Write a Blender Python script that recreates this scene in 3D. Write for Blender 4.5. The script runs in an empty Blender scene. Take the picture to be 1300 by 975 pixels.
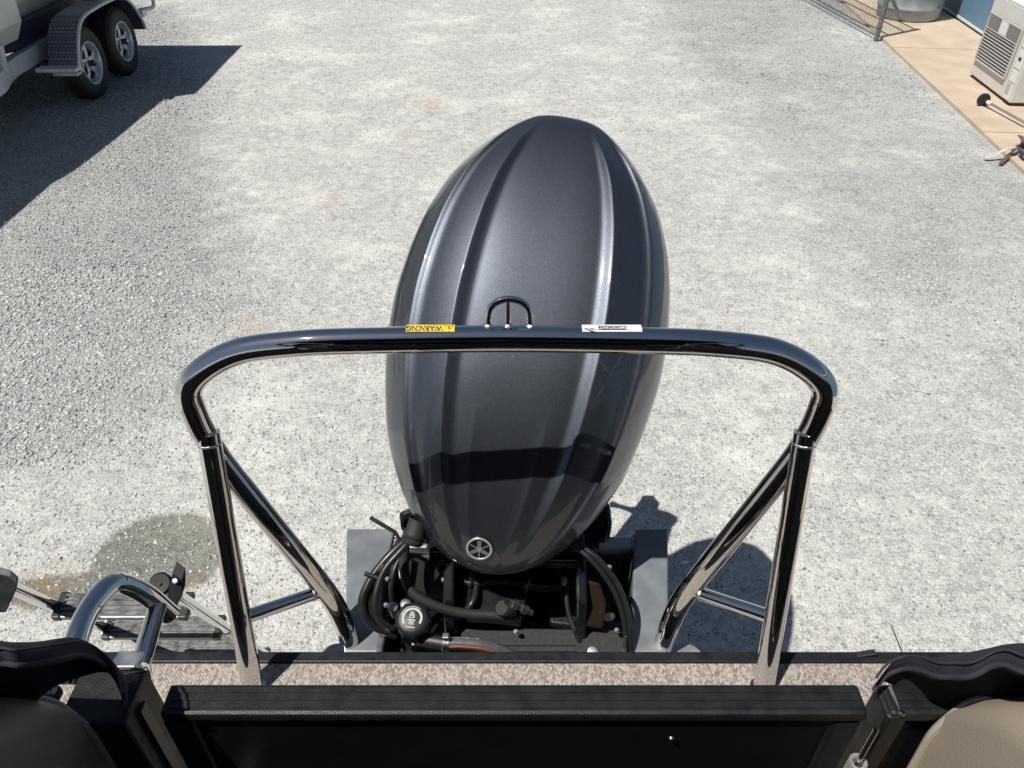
import bpy, bmesh, math, random
import numpy as np
from mathutils import Vector, Matrix, noise
random.seed(7); rng = np.random.default_rng(7)
R = math.radians
sc = bpy.context.scene
col = sc.collection

# ------------------------------------------------------------------ camera, sky, sun, exposure
CAM_H = 2.6; PITCH = 38.0; FPX = 977.0
cam = bpy.data.cameras.new("camera"); camo = bpy.data.objects.new("camera", cam); col.objects.link(camo)
camo.location = (0, 0, CAM_H); camo.rotation_euler = (R(90 - PITCH), 0, 0)
cam.sensor_width = 36; cam.lens = FPX / 1300 * 36; cam.clip_start = .02; cam.clip_end = 2000
sc.camera = camo
SX, SY = .44, .27                      # metres a shadow moves in x and y for each metre of height
sun_to = Vector((-SX, -SY, 1)).normalized()
sun_el = math.asin(sun_to.z); sun_az = math.atan2(sun_to.x, sun_to.y)
w = bpy.data.worlds.new("World"); sc.world = w; w.use_nodes = True
nt = w.node_tree; bg = nt.nodes['Background']
sky = nt.nodes.new('ShaderNodeTexSky'); sky.sky_type = 'NISHITA'; sky.sun_disc = False
sky.sun_elevation = sun_el; sky.sun_rotation = sun_az; sky.air_density = 1.0; sky.dust_density = .6
nt.links.new(sky.outputs[0], bg.inputs[0]); bg.inputs[1].default_value = .05
sun = bpy.data.lights.new("sun", 'SUN'); suno = bpy.data.objects.new("sun", sun); col.objects.link(suno)
sun.energy = 5.0; sun.angle = R(.53); sun.color = (1, .965, .9)
suno.rotation_euler = (-sun_to).to_track_quat('-Z', 'Y').to_euler()
sc.view_settings.view_transform = 'Standard'; sc.view_settings.look = 'None'
sc.view_settings.exposure = 0.08; sc.view_settings.gamma = 1.0

# ------------------------------------------------------------------ measuring helpers (photo survey -> metres)
_t = R(PITCH)
CF = Vector((0, math.cos(_t), -math.sin(_t))); CU = Vector((0, math.sin(_t), math.cos(_t))); CR = Vector((1, 0, 0))
C0 = Vector((0, 0, CAM_H))
def ray(px, py): return CF + CR * ((px - 650) / FPX) + CU * ((487.5 - py) / FPX)
def W(px, py, zc): return C0 + ray(px, py) * zc                      # point at a known depth
def G(px, py, z=0.0):                                                # point at a known height
    d = ray(px, py); return C0 + d * ((z - CAM_H) / d.z)
def V(*a): return Vector(a)

# ------------------------------------------------------------------ mesh helpers
def tag(o, label=None, cat=None, group=None, kind=None):
    if label: o['label'] = label
    if cat: o['category'] = cat
    if group: o['group'] = group
    if kind: o['kind'] = kind
    return o
def empty(name, loc=(0, 0, 0), label=None, cat=None, group=None):
    o = bpy.data.objects.new(name, None); col.objects.link(o); o.location = loc; o.empty_display_size = .05
    return tag(o, label, cat, group)
def link(name, me, mat, parent=None, smooth=None):
    if mat is not None and not me.materials: me.materials.append(mat)
    o = bpy.data.objects.new(name, me); col.objects.link(o)
    if parent is not None:
        o.parent = parent
        if parent.type == 'EMPTY': o.matrix_parent_inverse = Matrix.Translation(-parent.location)   # meshes are built in world space
    return o
class MB:
    def __init__(s): s.v = []; s.f = []; s.sm = []; s.mi = []
    def add(s, vs, fs, smooth=False, mi=0):
        b = len(s.v); s.v += [tuple(v) for v in vs]
        for f in fs: s.f.append(tuple(i + b for i in f)); s.sm.append(smooth); s.mi.append(mi)
        return s
    def box(s, c, size, rot=None, bev=0.0, mi=0):
        bm = bmesh.new(); bmesh.ops.create_cube(bm, size=1)
        for v in bm.verts: v.co = Vector((v.co.x * size[0], v.co.y * size[1], v.co.z * size[2]))
        if bev > 0: bmesh.ops.bevel(bm, geom=bm.edges[:], offset=bev, segments=2, profile=.6, affect='EDGES')
        M = rot if rot is not None else Matrix.Identity(3)
        c = Vector(c); bm.verts.index_update()
        vs = [M @ v.co + c for v in bm.verts]; fs = [[v.index for v in f.verts] for f in bm.faces]
        bm.free(); return s.add(vs, fs, False, mi)
    def tube(s, pts, r, seg=16, cap=True, mi=0, smooth=True):
        pts = [Vector(p) for p in pts]; n = len(pts)
        rr = r if isinstance(r, (list, tuple)) else [r] * n
        tan = []
        for i in range(n):
            t = (pts[min(i + 1, n - 1)] - pts[max(i - 1, 0)]); tan.append(t.normalized())
        up = Vector((0, 0, 1)) if abs(tan[0].z) < .9 else Vector((0, 1, 0))
        nx = tan[0].cross(up).normalized(); vs = []; fs = []
        for i in range(n):
            nx = (nx - tan[i] * nx.dot(tan[i])).normalized(); ny = tan[i].cross(nx)
            for k in range(seg):
                a = 2 * math.pi * k / seg
                vs.append(pts[i] + (nx * math.cos(a) + ny * math.sin(a)) * rr[i])
        for i in range(n - 1):
            for k in range(seg):
                k2 = (k + 1) % seg
                fs.append((i * seg + k, i * seg + k2, (i + 1) * seg + k2, (i + 1) * seg + k))
        s.add(vs, fs, smooth, mi)
        if cap:
            s.add(vs[:seg], [tuple(range(seg))[::-1]], False, mi); s.add(vs[-seg:], [tuple(range(seg))], False, mi)
        return s
    def lathe(s, prof, c, axis=(0, 0, 1), seg=32, smooth=True, mi=0, xdir=None):
        ax = Vector(axis).normalized(); x = Vector(xdir) if xdir is not None else (Vector((1, 0, 0)) if abs(ax.x) < .8 else Vector((0, 1, 0)))
        x = (x - ax * x.dot(ax)).normalized(); y = ax.cross(x); c = Vector(c); vs = []; fs = []
        for (r, h) in prof:
            for k in range(seg):
                a = 2 * math.pi * k / seg; vs.append(c + ax * h + (x * math.cos(a) + y * math.sin(a)) * r)
        for i in range(len(prof) - 1):
            for k in range(seg):
                k2 = (k + 1) % seg; fs.append((i * seg + k, i * seg + k2, (i + 1) * seg + k2, (i + 1) * seg + k))
        return s.add(vs, fs, smooth, mi)
    def prism(s, poly, d, bev=0.0, mi=0):                              # polygon (3-D points) pushed along vector d
        n = len(poly); poly = [Vector(p) for p in poly]; d = Vector(d)
        vs = poly + [p + d for p in poly]
        fs = [tuple(range(n)), tuple(range(2 * n - 1, n - 1, -1))] + [(i, i + n, (i + 1) % n + n, (i + 1) % n) for i in range(n)]
        bm = bmesh.new(); bv = [bm.verts.new(v) for v in vs]
        for f in fs: bm.faces.new([bv[i] for i in f])
        bmesh.ops.recalc_face_normals(bm, faces=bm.faces[:])
        if bev > 0: bmesh.ops.bevel(bm, geom=bm.edges[:], offset=bev, segments=2, profile=.6, affect='EDGES')
        bm.verts.index_update(); vs = [v.co.copy() for v in bm.verts]; fs = [[v.index for v in f.verts] for f in bm.faces]
        bm.free(); return s.add(vs, fs, False, mi)
    def grid(s, P, smooth=True, mi=0, flip=False):                     # P[i][j] points
        ni, nj = len(P), len(P[0]); vs = [p for row in P for p in row]; fs = []
        for i in range(ni - 1):
            for j in range(nj - 1):
                q = (i * nj + j, i * nj + j + 1, (i + 1) * nj + j + 1, (i + 1) * nj + j)
                fs.append(q[::-1] if flip else q)
        return s.add(vs, fs, smooth, mi)
    def build(s, name, mat, parent=None, fixn=True):
        me = bpy.data.meshes.new(name); me.from_pydata(s.v, [], s.f)
        mats = mat if isinstance(mat, (list, tuple)) else [mat]
        for m in mats: me.materials.append(m)
        me.polygons.foreach_set('use_smooth', s.sm); me.polygons.foreach_set('material_index', s.mi)
        if fixn:
            bm = bmesh.new(); bm.from_mesh(me); bmesh.ops.remove_doubles(bm, verts=bm.verts, dist=1e-6)
            bmesh.ops.recalc_face_normals(bm, faces=bm.faces[:])
            for e in bm.edges:                                        # keep caps and hard corners crisp
                if len(e.link_faces) == 2 and (e.link_faces[0].smooth != e.link_faces[1].smooth or e.calc_face_angle(0) > .75): e.smooth = False
            bm.to_mesh(me); bm.free()
        me.update(); return link(name, me, None, parent)
def fillet(pts, rad, n=10):
    pts = [Vector(p) for p in pts]; out = [pts[0]]
    rads = rad if isinstance(rad, (list, tuple)) else [rad] * len(pts)
    for i in range(1, len(pts) - 1):
        p, a, b = pts[i], pts[i - 1], pts[i + 1]
        da, db = (a - p), (b - p); la, lb = da.length, db.length
        r = min(rads[i], la * .49, lb * .49)
        p0, p1 = p + da / la * r, p + db / lb * r
        for k in range(n + 1):
            t = k / n; out.append(p0 * (1 - t) ** 2 + p * 2 * t * (1 - t) + p1 * t * t)
    out.append(pts[-1]); return out
def spline(pts, n=12):
    pts = [Vector(p) for p in pts]; P = [pts[0] * 2 - pts[1]] + pts + [pts[-1] * 2 - pts[-2]]; out = []
    for i in range(1, len(P) - 2):
        a, b, c, d = P[i - 1], P[i], P[i + 1], P[i + 2]
        for k in range(n):
            t = k / n
            out.append(.5 * ((2 * b) + (c - a) * t + (2 * a - 5 * b + 4 * c - d) * t * t + (3 * b - a - 3 * c + d) * t ** 3))
    out.append(pts[-1]); return out
def text_mesh(s, size):
    cu = bpy.data.curves.new('t', 'FONT'); cu.body = s; cu.size = size; cu.align_x = 'CENTER'; cu.align_y = 'CENTER'
    cu.resolution_u = 3; cu.offset = size * .02
    o = bpy.data.objects.new('t', cu); col.objects.link(o); bpy.context.view_layer.update()
    me = bpy.data.meshes.new_from_object(o.evaluated_get(bpy.context.evaluated_depsgraph_get()))
    vs = [v.co.copy() for v in me.vertices]; fs = [tuple(p.vertices) for p in me.polygons]
    bpy.data.objects.remove(o); bpy.data.curves.remove(cu); bpy.data.meshes.remove(me)
    return vs, fs
def copy_thing(o, delta=Vector((0, 0, 0)), parent=None):
    c = o.copy(); col.objects.link(c)
    if parent is None: c.location = o.location + delta
    else:
        c.parent = parent; c.matrix_parent_inverse = o.matrix_parent_inverse.copy()
    for ch in [x for x in col.objects if x.parent == o]: copy_thing(ch, parent=c)
    return c

# ------------------------------------------------------------------ materials
def mat(name, base=(.5, .5, .5), rough=.5, metal=0.0, coat=0.0, coat_r=.03, spec=.5, trans=0.0, var=0.0, vscale=30.0, bump=0.0, bscale=200.0, rvar=0.0):
    m = bpy.data.materials.new(name); m.use_nodes = True; n = m.node_tree; b = n.nodes['Principled BSDF']; L = n.links
    b.inputs['Base Color'].default_value = (*base, 1); b.inputs['Roughness'].default_value = rough
    b.inputs['Metallic'].default_value = metal; b.inputs['Coat Weight'].default_value = coat
    b.inputs['Coat Roughness'].default_value = coat_r; b.inputs['Specular IOR Level'].default_value = spec
    b.inputs['Transmission Weight'].default_value = trans
    tc = n.nodes.new('ShaderNodeTexCoord')
    if var > 0 or rvar > 0:
        nz = n.nodes.new('ShaderNodeTexNoise'); nz.inputs['Scale'].default_value = vscale; nz.inputs['Detail'].default_value = 6
        L.new(tc.outputs['Object'], nz.inputs['Vector'])
    if var > 0:
        mx = n.nodes.new('ShaderNodeMix'); mx.data_type = 'RGBA'
        mx.inputs[6].default_value = (*[c * (1 - var) for c in base], 1); mx.inputs[7].default_value = (*[min(1, c * (1 + var)) for c in base], 1)
        mr = n.nodes.new('ShaderNodeMapRange'); mr.inputs[1].default_value = .3; mr.inputs[2].default_value = .7
        L.new(nz.outputs[0], mr.inputs[0]); L.new(mr.outputs[0], mx.inputs[0]); L.new(mx.outputs[2], b.inputs['Base Color'])
    if rvar > 0:
        mr = n.nodes.new('ShaderNodeMapRange'); mr.inputs[1].default_value = .35; mr.inputs[2].default_value = .65
        mr.inputs[3].default_value = rough; mr.inputs[4].default_value = rough + rvar
        L.new(nz.outputs[0], mr.inputs[0]); L.new(mr.outputs[0], b.inputs['Roughness'])
    if bump > 0:
        n2 = n.nodes.new('ShaderNodeTexNoise'); n2.inputs['Scale'].default_value = bscale; n2.inputs['Detail'].default_value = 3
        L.new(tc.outputs['Object'], n2.inputs['Vector'])
        bp = n.nodes.new('ShaderNodeBump'); bp.inputs['Strength'].default_value = bump; bp.inputs['Distance'].default_value = .002
        L.new(n2.outputs[0], bp.inputs['Height']); L.new(bp.outputs[0], b.inputs['Normal'])
    return m
M = {}
M['chrome'] = mat('polished_steel', (.72, .70, .68), .022, 1.0, rvar=.018, vscale=18)
M['steel'] = mat('brushed_steel', (.50, .50, .50), .28, 1.0, var=.15, vscale=40, rvar=.15)
M['alu'] = mat('aluminium', (.42, .44, .46), .42, .85, var=.12, vscale=25, rvar=.2)
M['weld'] = mat('weld_bead', (.6, .62, .64), .3, 1.0, bump=.6, bscale=500)
M['grey_paint'] = mat('grey_bracket_paint', (.205, .22, .235), .38, .25, var=.14, vscale=22, rvar=.2, bump=.05)
M['black'] = mat('black_powder_coat', (.013, .0135, .015), .36, 0, spec=.35, var=.25, vscale=50, bump=.25, bscale=700, rvar=.12)
M['black_satin'] = mat('black_satin_panel', (.006, .006, .007), .34, 0, spec=.25, rvar=.15, vscale=20)
M['black_gloss'] = mat('black_gloss', (.010, .010, .011), .09, 0, coat=.6, rvar=.1, vscale=30)
M['black_plastic'] = mat('black_plastic', (.016, .016, .017), .45, 0, var=.2, bump=.2, bscale=500)
M['rough_black'] = mat('textured_black_plastic', (.032, .031, .031), .6, 0, var=.35, vscale=120, bump=.8, bscale=600)
M['rubber'] = mat('rubber', (.018, .018, .017), .68, 0, var=.25, vscale=60, bump=.25, bscale=300)
M['hose'] = mat('black_hose', (.014, .014, .015), .3, 0, rvar=.15, vscale=60)
M['grey_hose'] = mat('grey_hose', (.07, .07, .068), .45, var=.15, vscale=80)
M['red'] = mat('red_stripe', (.20, .035, .018), .5)
M['orange'] = mat('orange_label', (.55, .12, .03), .5)
M['white_label'] = mat('white_label', (.72, .72, .70), .45, var=.05, vscale=90)
M['print_white'] = mat('white_print', (.62, .62, .60), .5)
M['print_black'] = mat('black_print', (.015, .015, .015), .5)
M['yellow'] = mat('yellow_label', (.75, .52, .035), .42, var=.06, vscale=90)
M['brass'] = mat('tinted_plastic', (.018, .013, .007), .45, 0, spec=.2)
M['olive'] = mat('olive_strip', (.035, .037, .028), .4)
M['tread'] = mat('ribbed_tread_metal', (.17, .17, .17), .33, .9, var=.3, vscale=50, rvar=.2)
M['fence'] = mat('weathered_fence_steel', (.17, .175, .17), .6, .4, var=.25, vscale=20)
M['navy'] = mat('navy_fabric', (.015, .0148, .023), .85, 0, var=.18, vscale=40, bump=.5, bscale=900)
M['thread'] = mat('navy_thread', (.030, .029, .042), .8, bump=.5, bscale=1200)
M['tan'] = mat('tan_vinyl', (.33, .275, .215), .52, 0, var=.04, vscale=12, bump=.35, bscale=700)
M['beige'] = mat('beige_vinyl', (.42, .36, .29), .55, 0, var=.05, bump=.3, bscale=600)
M['clear'] = mat('clear_plastic', (.75, .76, .72), .12, 0, trans=.75)
M['added_canopy'] = mat('canopy_canvas', (.011, .011, .014), .85, var=.2, bump=.4, bscale=600)
M['white_gel'] = mat('grey_gelcoat', (.58, .58, .56), .3, coat=.2, var=.05, vscale=4)
M['cream_gel'] = mat('cream_gelcoat', (.46, .44, .38), .4, var=.08, vscale=4)
M['navy_paint'] = mat('navy_hull_paint', (.02, .025, .05), .35)
M['galv'] = mat('galvanised_steel', (.36, .38, .39), .42, .7, var=.18, vscale=14, rvar=.15)
M['galv_tub'] = mat('galvanised_tub', (.30, .33, .34), .5, .35, var=.16, vscale=9, rvar=.15)
M['trailer'] = mat('trailer_aluminium', (.62, .64, .65), .45, .25, var=.12, vscale=12)
M['wheel'] = mat('silver_wheel', (.55, .59, .63), .35, .6, var=.1)
M['ac'] = mat('ac_casing', (.60, .585, .54), .5, var=.04, vscale=6)
M['ac_light'] = mat('ac_light_trim', (.72, .72, .69), .5, var=.03)
M['ac_dark'] = mat('ac_recess', (.14, .125, .11), .6)
M['ac_grille'] = mat('ac_grille_bars', (.50, .49, .46), .5)
M['blue_wall'] = mat('blue_wall_paint', (.115, .225, .33), .65, var=.05, vscale=3, bump=.1, bscale=80)
M['pole'] = mat('anodised_pole', (.45, .40, .42), .35, .7)
M['purple'] = mat('faded_purple_webbing', (.12, .085, .115), .8, var=.3, bump=.4)
M['strap'] = mat('pale_webbing', (.50, .46, .42), .8, var=.25, bump=.4)
M['brown'] = mat('brown_webbing', (.10, .07, .055), .8, var=.25, bump=.4)

def ground_nodes(m):
    n = m.node_tree; L = n.links; b = n.nodes['Principled BSDF']; N = n.nodes.new
    b.inputs['Roughness'].default_value = .9; b.inputs['Specular IOR Level'].default_value = .2
    tc = N('ShaderNodeTexCoord'); P = tc.outputs['Object']
    def attr(a):
        x = N('ShaderNodeAttribute'); x.attribute_name = a; return x.outputs['Fac']
    def ns(scale, det=5, rough=.6):
        x = N('ShaderNodeTexNoise'); x.inputs['Scale'].default_value = scale; x.inputs['Detail'].default_value = det
        x.inputs['Roughness'].default_value = rough; L.new(P, x.inputs['Vector']); return x.outputs[0]
    def vor(scale, feat='F1', out=0):
        x = N('ShaderNodeTexVoronoi'); x.inputs['Scale'].default_value = scale; x.feature = feat
        L.new(P, x.inputs['Vector']); return x.outputs[out], x
    def rng_(i, a, b_, c=0, d=1):
        x = N('ShaderNodeMapRange'); x.inputs[1].default_value = a; x.inputs[2].default_value = b_
        x.inputs[3].default_value = c; x.inputs[4].default_value = d; L.new(i, x.inputs[0]); return x.outputs[0]
    def mix(f, a, b_, mode='MIX'):
        x = N('ShaderNodeMix'); x.data_type = 'RGBA'; x.blend_type = mode
        for s_, v in ((0, f), (6, a), (7, b_)):
            if isinstance(v, (tuple, float, int)):
                x.inputs[s_].default_value = (*v, 1) if isinstance(v, tuple) else v
            else: L.new(v, x.inputs[s_])
        return x.outputs[2]
    def math_(op, a, b_):
        x = N('ShaderNodeMath'); x.operation = op
        for i, v in enumerate((a, b_)):
            if isinstance(v, (float, int)): x.inputs[i].default_value = v
            else: L.new(v, x.inputs[i])
        return x.outputs[0]
    loose, wet, rust = attr('loose'), attr('wet'), attr('rust')
    def cells(scale):
        v, x = vor(scale); c = N('ShaderNodeSeparateColor'); L.new(x.outputs['Color'], c.inputs[0]); return c.outputs[0], v
    r1, d1 = cells(62); r2, d2 = cells(130); r3, d3 = cells(26)
    # packed fines: pale, soft mottling, scattered embedded chips
    fines = mix(rng_(ns(1.3, 8, .65), .35, .68), GC['fine_a'], GC['fine_b'])
    fines = mix(rng_(ns(9, 7, .7), .38, .66), fines, GC['fine_c'])
    fines = mix(rng_(ns(48, 5, .8), .36, .52), mix(.50, fines, (.20, .20, .185)), fines)
    fines = mix(math_('MULTIPLY', rng_(ns(17, 6, .85), .51, .56), .42), fines, (.19, .195, .185))
    fines = mix(math_('MULTIPLY', rng_(ns(11.3, 6, .85), .53, .60), .55), fines, (.76, .75, .70))
    fines = mix(math_('MULTIPLY', rng_(ns(95, 3, .7), .50, .66), .7), fines, (.74, .73, .68))
    fines = mix(rng_(ns(170, 3), .32, .50), mix(.6, fines, (.12, .12, .11)), fines)
    dust = math_('MULTIPLY', rng_(ns(1.15, 8, .72), .50, .64), .62)
    fines = mix(dust, fines, (.77, .76, .70))
    chip = mix(r1, (.13, .135, .13), (.66, .66, .63))
    chipmask = math_('MULTIPLY', rng_(ns(7, 7, .8), .44, .58), math_('LESS_THAN', d1, .42))
    packed = mix(math_('MULTIPLY', chipmask, .85), fines, chip)
    chip2 = mix(r3, (.24, .245, .235), (.55, .55, .52))
    packed = mix(math_('MULTIPLY', math_('GREATER_THAN', r3, .90), math_('MULTIPLY', rng_(d3, .42, .30), .25)), packed, chip2)
    # loose crushed stone
    st = mix(r1, GC['st_a'], GC['st_b']); st2 = mix(r2, GC['st_a'], GC['st_b'])
    loosec = mix(rng_(ns(22, 4), .45, .55), st, st2)
    gap = rng_(math_('MULTIPLY', d1, 1.0), .25, .62)
    loosec = mix(math_('MULTIPLY', gap, .55), loosec, (.07, .07, .068))
    loosec = mix(rng_(ns(2.2, 6, .7), .45, .75, 0, .45), loosec, GC['fine_a'])
    lo = rng_(math_('ADD', loose, math_('MULTIPLY', math_('SUBTRACT', ns(3.5, 8, .7), .5), 1.2)), .25, .8)
    c = mix(lo, packed, loosec)
    big = mix(r3, (.15, .155, .15), (.78, .78, .75))
    c = mix(math_('MULTIPLY', math_('LESS_THAN', d3, .34), math_('MULTIPLY', rng_(ns(5.1, 6, .8), .47, .62), .60)), c, big)
    c = mix(math_('MULTIPLY', math_('MULTIPLY', rust, .8), rng_(ns(7, 6, .7), .44, .58)), c, (.55, .37, .23))
    w_ = rng_(math_('ADD', wet, math_('MULTIPLY', math_('SUBTRACT', ns(13, 7, .7), .5), .75)), .38, .60)
    c = mix(w_, c, (.45, .445, .41), 'MULTIPLY')
    L.new(c, b.inputs['Base Color'])
    L.new(mix(w_, (.9, .9, .9), (.55, .55, .55)), b.inputs['Roughness'])
    h = math_('MULTIPLY', rng_(d1, 0, .55, 1, 0), math_('ADD', math_('MULTIPLY', lo, .9), .10))
    h = math_('ADD', h, math_('MULTIPLY', ns(120, 4, .7), .35)); h = math_('ADD', h, math_('MULTIPLY', ns(30, 5, .7), .9))
    h = math_('ADD', h, math_('MULTIPLY', rng_(d2, 0, .6, 1, 0), .22))
    bp = N('ShaderNodeBump'); bp.inputs['Strength'].default_value = .85; bp.inputs['Distance'].default_value = .012
    L.new(h, bp.inputs['Height']); L.new(bp.outputs[0], b.inputs['Normal'])
GC = dict(fine_a=(.57, .575, .54), fine_b=(.75, .74, .685), fine_c=(.45, .455, .44), st_a=(.32, .33, .325), st_b=(.76, .77, .755))
M['ground'] = mat('gravel_ground', (.4, .4, .38), .9)
ground_nodes(M['ground'])

def stone_mat(name, a, b_):
    m = mat(name, a, .85); n = m.node_tree; L = n.links; b = n.nodes['Principled BSDF']; b.inputs['Specular IOR Level'].default_value = .25
    g = n.nodes.new('ShaderNodeNewGeometry'); r = n.nodes.new('ShaderNodeValToRGB')
    r.color_ramp.elements[0].color = (*a, 1); r.color_ramp.elements[1].color = (*b_, 1)
    e = r.color_ramp.elements.new(.12); e.color = (*[(x * .75 + y * .25) for x, y in zip(a, b_)], 1)
    L.new(g.outputs['Random Per Island'], r.inputs[0])
    tc = n.nodes.new('ShaderNodeTexCoord'); nz = n.nodes.new('ShaderNodeTexNoise'); nz.inputs['Scale'].default_value = 90; nz.inputs['Detail'].default_value = 4
    L.new(tc.outputs['Object'], nz.inputs['Vector'])
    mx = n.nodes.new('ShaderNodeMix'); mx.data_type = 'RGBA'; mx.blend_type = 'MULTIPLY'; mx.inputs[0].default_value = .5
    L.new(r.outputs[0], mx.inputs[6]); L.new(nz.outputs[0], mx.inputs[7])
    mr = n.nodes.new('ShaderNodeMapRange'); mr.inputs[1].default_value = .3; mr.inputs[2].default_value = .7; mr.inputs[3].default_value = .7; mr.inputs[4].default_value = 1.0
    L.new(nz.outputs[0], mr.inputs[0]); L.new(mr.outputs[0], mx.inputs[7])
    L.new(mx.outputs[2], b.inputs['Base Color']); return m
M['stone'] = stone_mat('crushed_stone', (.20, .205, .20), (.72, .72, .70))

def slab_mat():
    m = mat('tan_concrete', (.50, .40, .295), .8, var=.13, vscale=3.2, bump=.25, bscale=160); return m
M['slab'] = slab_mat()

def mat_weave():
    m = mat('woven_vinyl', (.3, .26, .22), .6); n = m.node_tree; L = n.links; b = n.nodes['Principled BSDF']
    tc = n.nodes.new('ShaderNodeTexCoord'); vs = []
    mp = n.nodes.new('ShaderNodeMapping'); mp.inputs['Scale'].default_value = (1, .75, 1); mp.inputs['Rotation'].default_value = (0, 0, R(38)); L.new(tc.outputs['Object'], mp.inputs['Vector'])
    v = n.nodes.new('ShaderNodeTexVoronoi'); v.inputs['Scale'].default_value = 245; v.inputs['Randomness'].default_value = .12
    L.new(mp.outputs[0], v.inputs['Vector'])
    s = n.nodes.new('ShaderNodeSeparateColor'); L.new(v.outputs['Color'], s.inputs[0])
    r = n.nodes.new('ShaderNodeValToRGB'); r.color_ramp.elements[0].color = (.19, .165, .145, 1); r.color_ramp.elements[1].color = (.47, .42, .36, 1)
    L.new(s.outputs[0], r.inputs[0])
    mr = n.nodes.new('ShaderNodeMapRange'); mr.inputs[1].default_value = .42; mr.inputs[2].default_value = .80
    L.new(v.outputs['Distance'], mr.inputs[0])
    mx = n.nodes.new('ShaderNodeMix'); mx.data_type = 'RGBA'; mx.inputs[7].default_value = (.05, .04, .035, 1)
    L.new(mr.outputs[0], mx.inputs[0]); L.new(r.outputs[0], mx.inputs[6]); L.new(mx.outputs[2], b.inputs['Base Color'])
    bp = n.nodes.new('ShaderNodeBump'); bp.inputs['Strength'].default_value = .6; bp.inputs['Distance'].default_value = .002; bp.invert = True
    L.new(v.outputs['Distance'], bp.inputs['Height']); L.new(bp.outputs[0], b.inputs['Normal']); return m
M['weave'] = mat_weave()

def cowl_mat():
    m = mat('metallic_grey_paint', (.07, .078, .10), 0.47, .9, coat=1.0, coat_r=.015); n = m.node_tree; L = n.links; b = n.nodes['Principled BSDF']
    tc = n.nodes.new('ShaderNodeTexCoord')
    v = n.nodes.new('ShaderNodeTexVoronoi'); v.inputs['Scale'].default_value = 1900; L.new(tc.outputs['Object'], v.inputs['Vector'])
    s = n.nodes.new('ShaderNodeSeparateColor'); L.new(v.outputs['Color'], s.inputs[0])
    r = n.nodes.new('ShaderNodeValToRGB'); r.color_ramp.elements[0].color = (.078, .091, .110, 1); r.color_ramp.elements[1].color = (.17, .19, .215, 1)
    r.color_ramp.elements[1].position = 1.0; e = r.color_ramp.elements.new(.8); e.color = (.068, .074, .092, 1)
    L.new(s.outputs[0], r.inputs[0]); L.new(r.outputs[0], b.inputs['Base Color'])
    # water-spot smears in the clear coat
    nz = n.nodes.new('ShaderNodeTexNoise'); nz.inputs['Scale'].default_value = 7; nz.inputs['Detail'].default_value = 8; nz.inputs['Distortion'].default_value = .8
    L.new(tc.outputs['Object'], nz.inputs['Vector'])
    mr = n.nodes.new('ShaderNodeMapRange'); mr.inputs[1].default_value = .5; mr.inputs[2].default_value = .75; mr.inputs[3].default_value = .012; mr.inputs[4].default_value = .22
    L.new(nz.outputs[0], mr.inputs[0]); L.new(mr.outputs[0], b.inputs['Coat Roughness'])
    return m
M['cowl'] = cowl_mat()

def plate_mat():
    m = mat('diamond_plate', (.32, .34, .40), .38, .8, var=.1); n = m.node_tree; L = n.links; b = n.nodes['Principled BSDF']
    tc = n.nodes.new('ShaderNodeTexCoord'); mp = n.nodes.new('ShaderNodeMapping'); mp.inputs['Rotation'].default_value = (0, 0, R(45)); mp.inputs['Scale'].default_value = (1, .6, 1)
    L.new(tc.outputs['Object'], mp.inputs['Vector'])
    v = n.nodes.new('ShaderNodeTexVoronoi'); v.inputs['Scale'].default_value = 38; v.inputs['Randomness'].default_value = 0; v.distance = 'CHEBYCHEV'
    L.new(mp.outputs[0], v.inputs['Vector'])
    mr = n.nodes.new('ShaderNodeMapRange'); mr.inputs[1].default_value = .12; mr.inputs[2].default_value = .34; mr.inputs[3].default_value = 1; mr.inputs[4].default_value = 0
    L.new(v.outputs['Distance'], mr.inputs[0])
    bp = n.nodes.new('ShaderNodeBump'); bp.inputs['Distance'].default_value = .006; L.new(mr.outputs[0], bp.inputs['Height']); L.new(bp.outputs[0], b.inputs['Normal'])
    mx = n.nodes.new('ShaderNodeMix'); mx.data_type = 'RGBA'; mx.inputs[6].default_value = (.13, .14, .19, 1); mx.inputs[7].default_value = (.55, .57, .62, 1)
    L.new(mr.outputs[0], mx.inputs[0]); L.new(mx.outputs[2], b.inputs['Base Color']); return m
M['plate'] = plate_mat()

# ------------------------------------------------------------------ ground sheet and loose stone
LB = [(-6.0, 14.0), (-4.3, 11.5), (-3.0, 8.0), (-1.95, 5.4), (-1.45, 4.0), (-1.5, 3.2), (-1.8, 2.7), (-3.4, 2.35), (-6, 2.2)]
def bound(pts, y):
    ys = np.array([p[1] for p in pts])[::-1]; xs = np.array([p[0] for p in pts])[::-1]
    return np.interp(y, ys, xs)
RB = [(1.2, 14), (1.5, 10), (1.8, 7), (1.75, 5), (1.9, 4), (2.3, 3), (2.6, 1.0)]
def vnoise(x, y, s, seed):
    r_ = np.random.default_rng(seed).random((64, 64)); u = np.mod(x * s, 64); v = np.mod(y * s, 64)
    i, j = np.floor(u).astype(int) % 64, np.floor(v).astype(int) % 64; fu, fv = u - np.floor(u), v - np.floor(v)
    fu, fv = fu * fu * (3 - 2 * fu), fv * fv * (3 - 2 * fv); i2, j2 = (i + 1) % 64, (j + 1) % 64
    return (r_[i, j] * (1 - fu) + r_[i2, j] * fu) * (1 - fv) + (r_[i, j2] * (1 - fu) + r_[i2, j2] * fu) * fv
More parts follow.
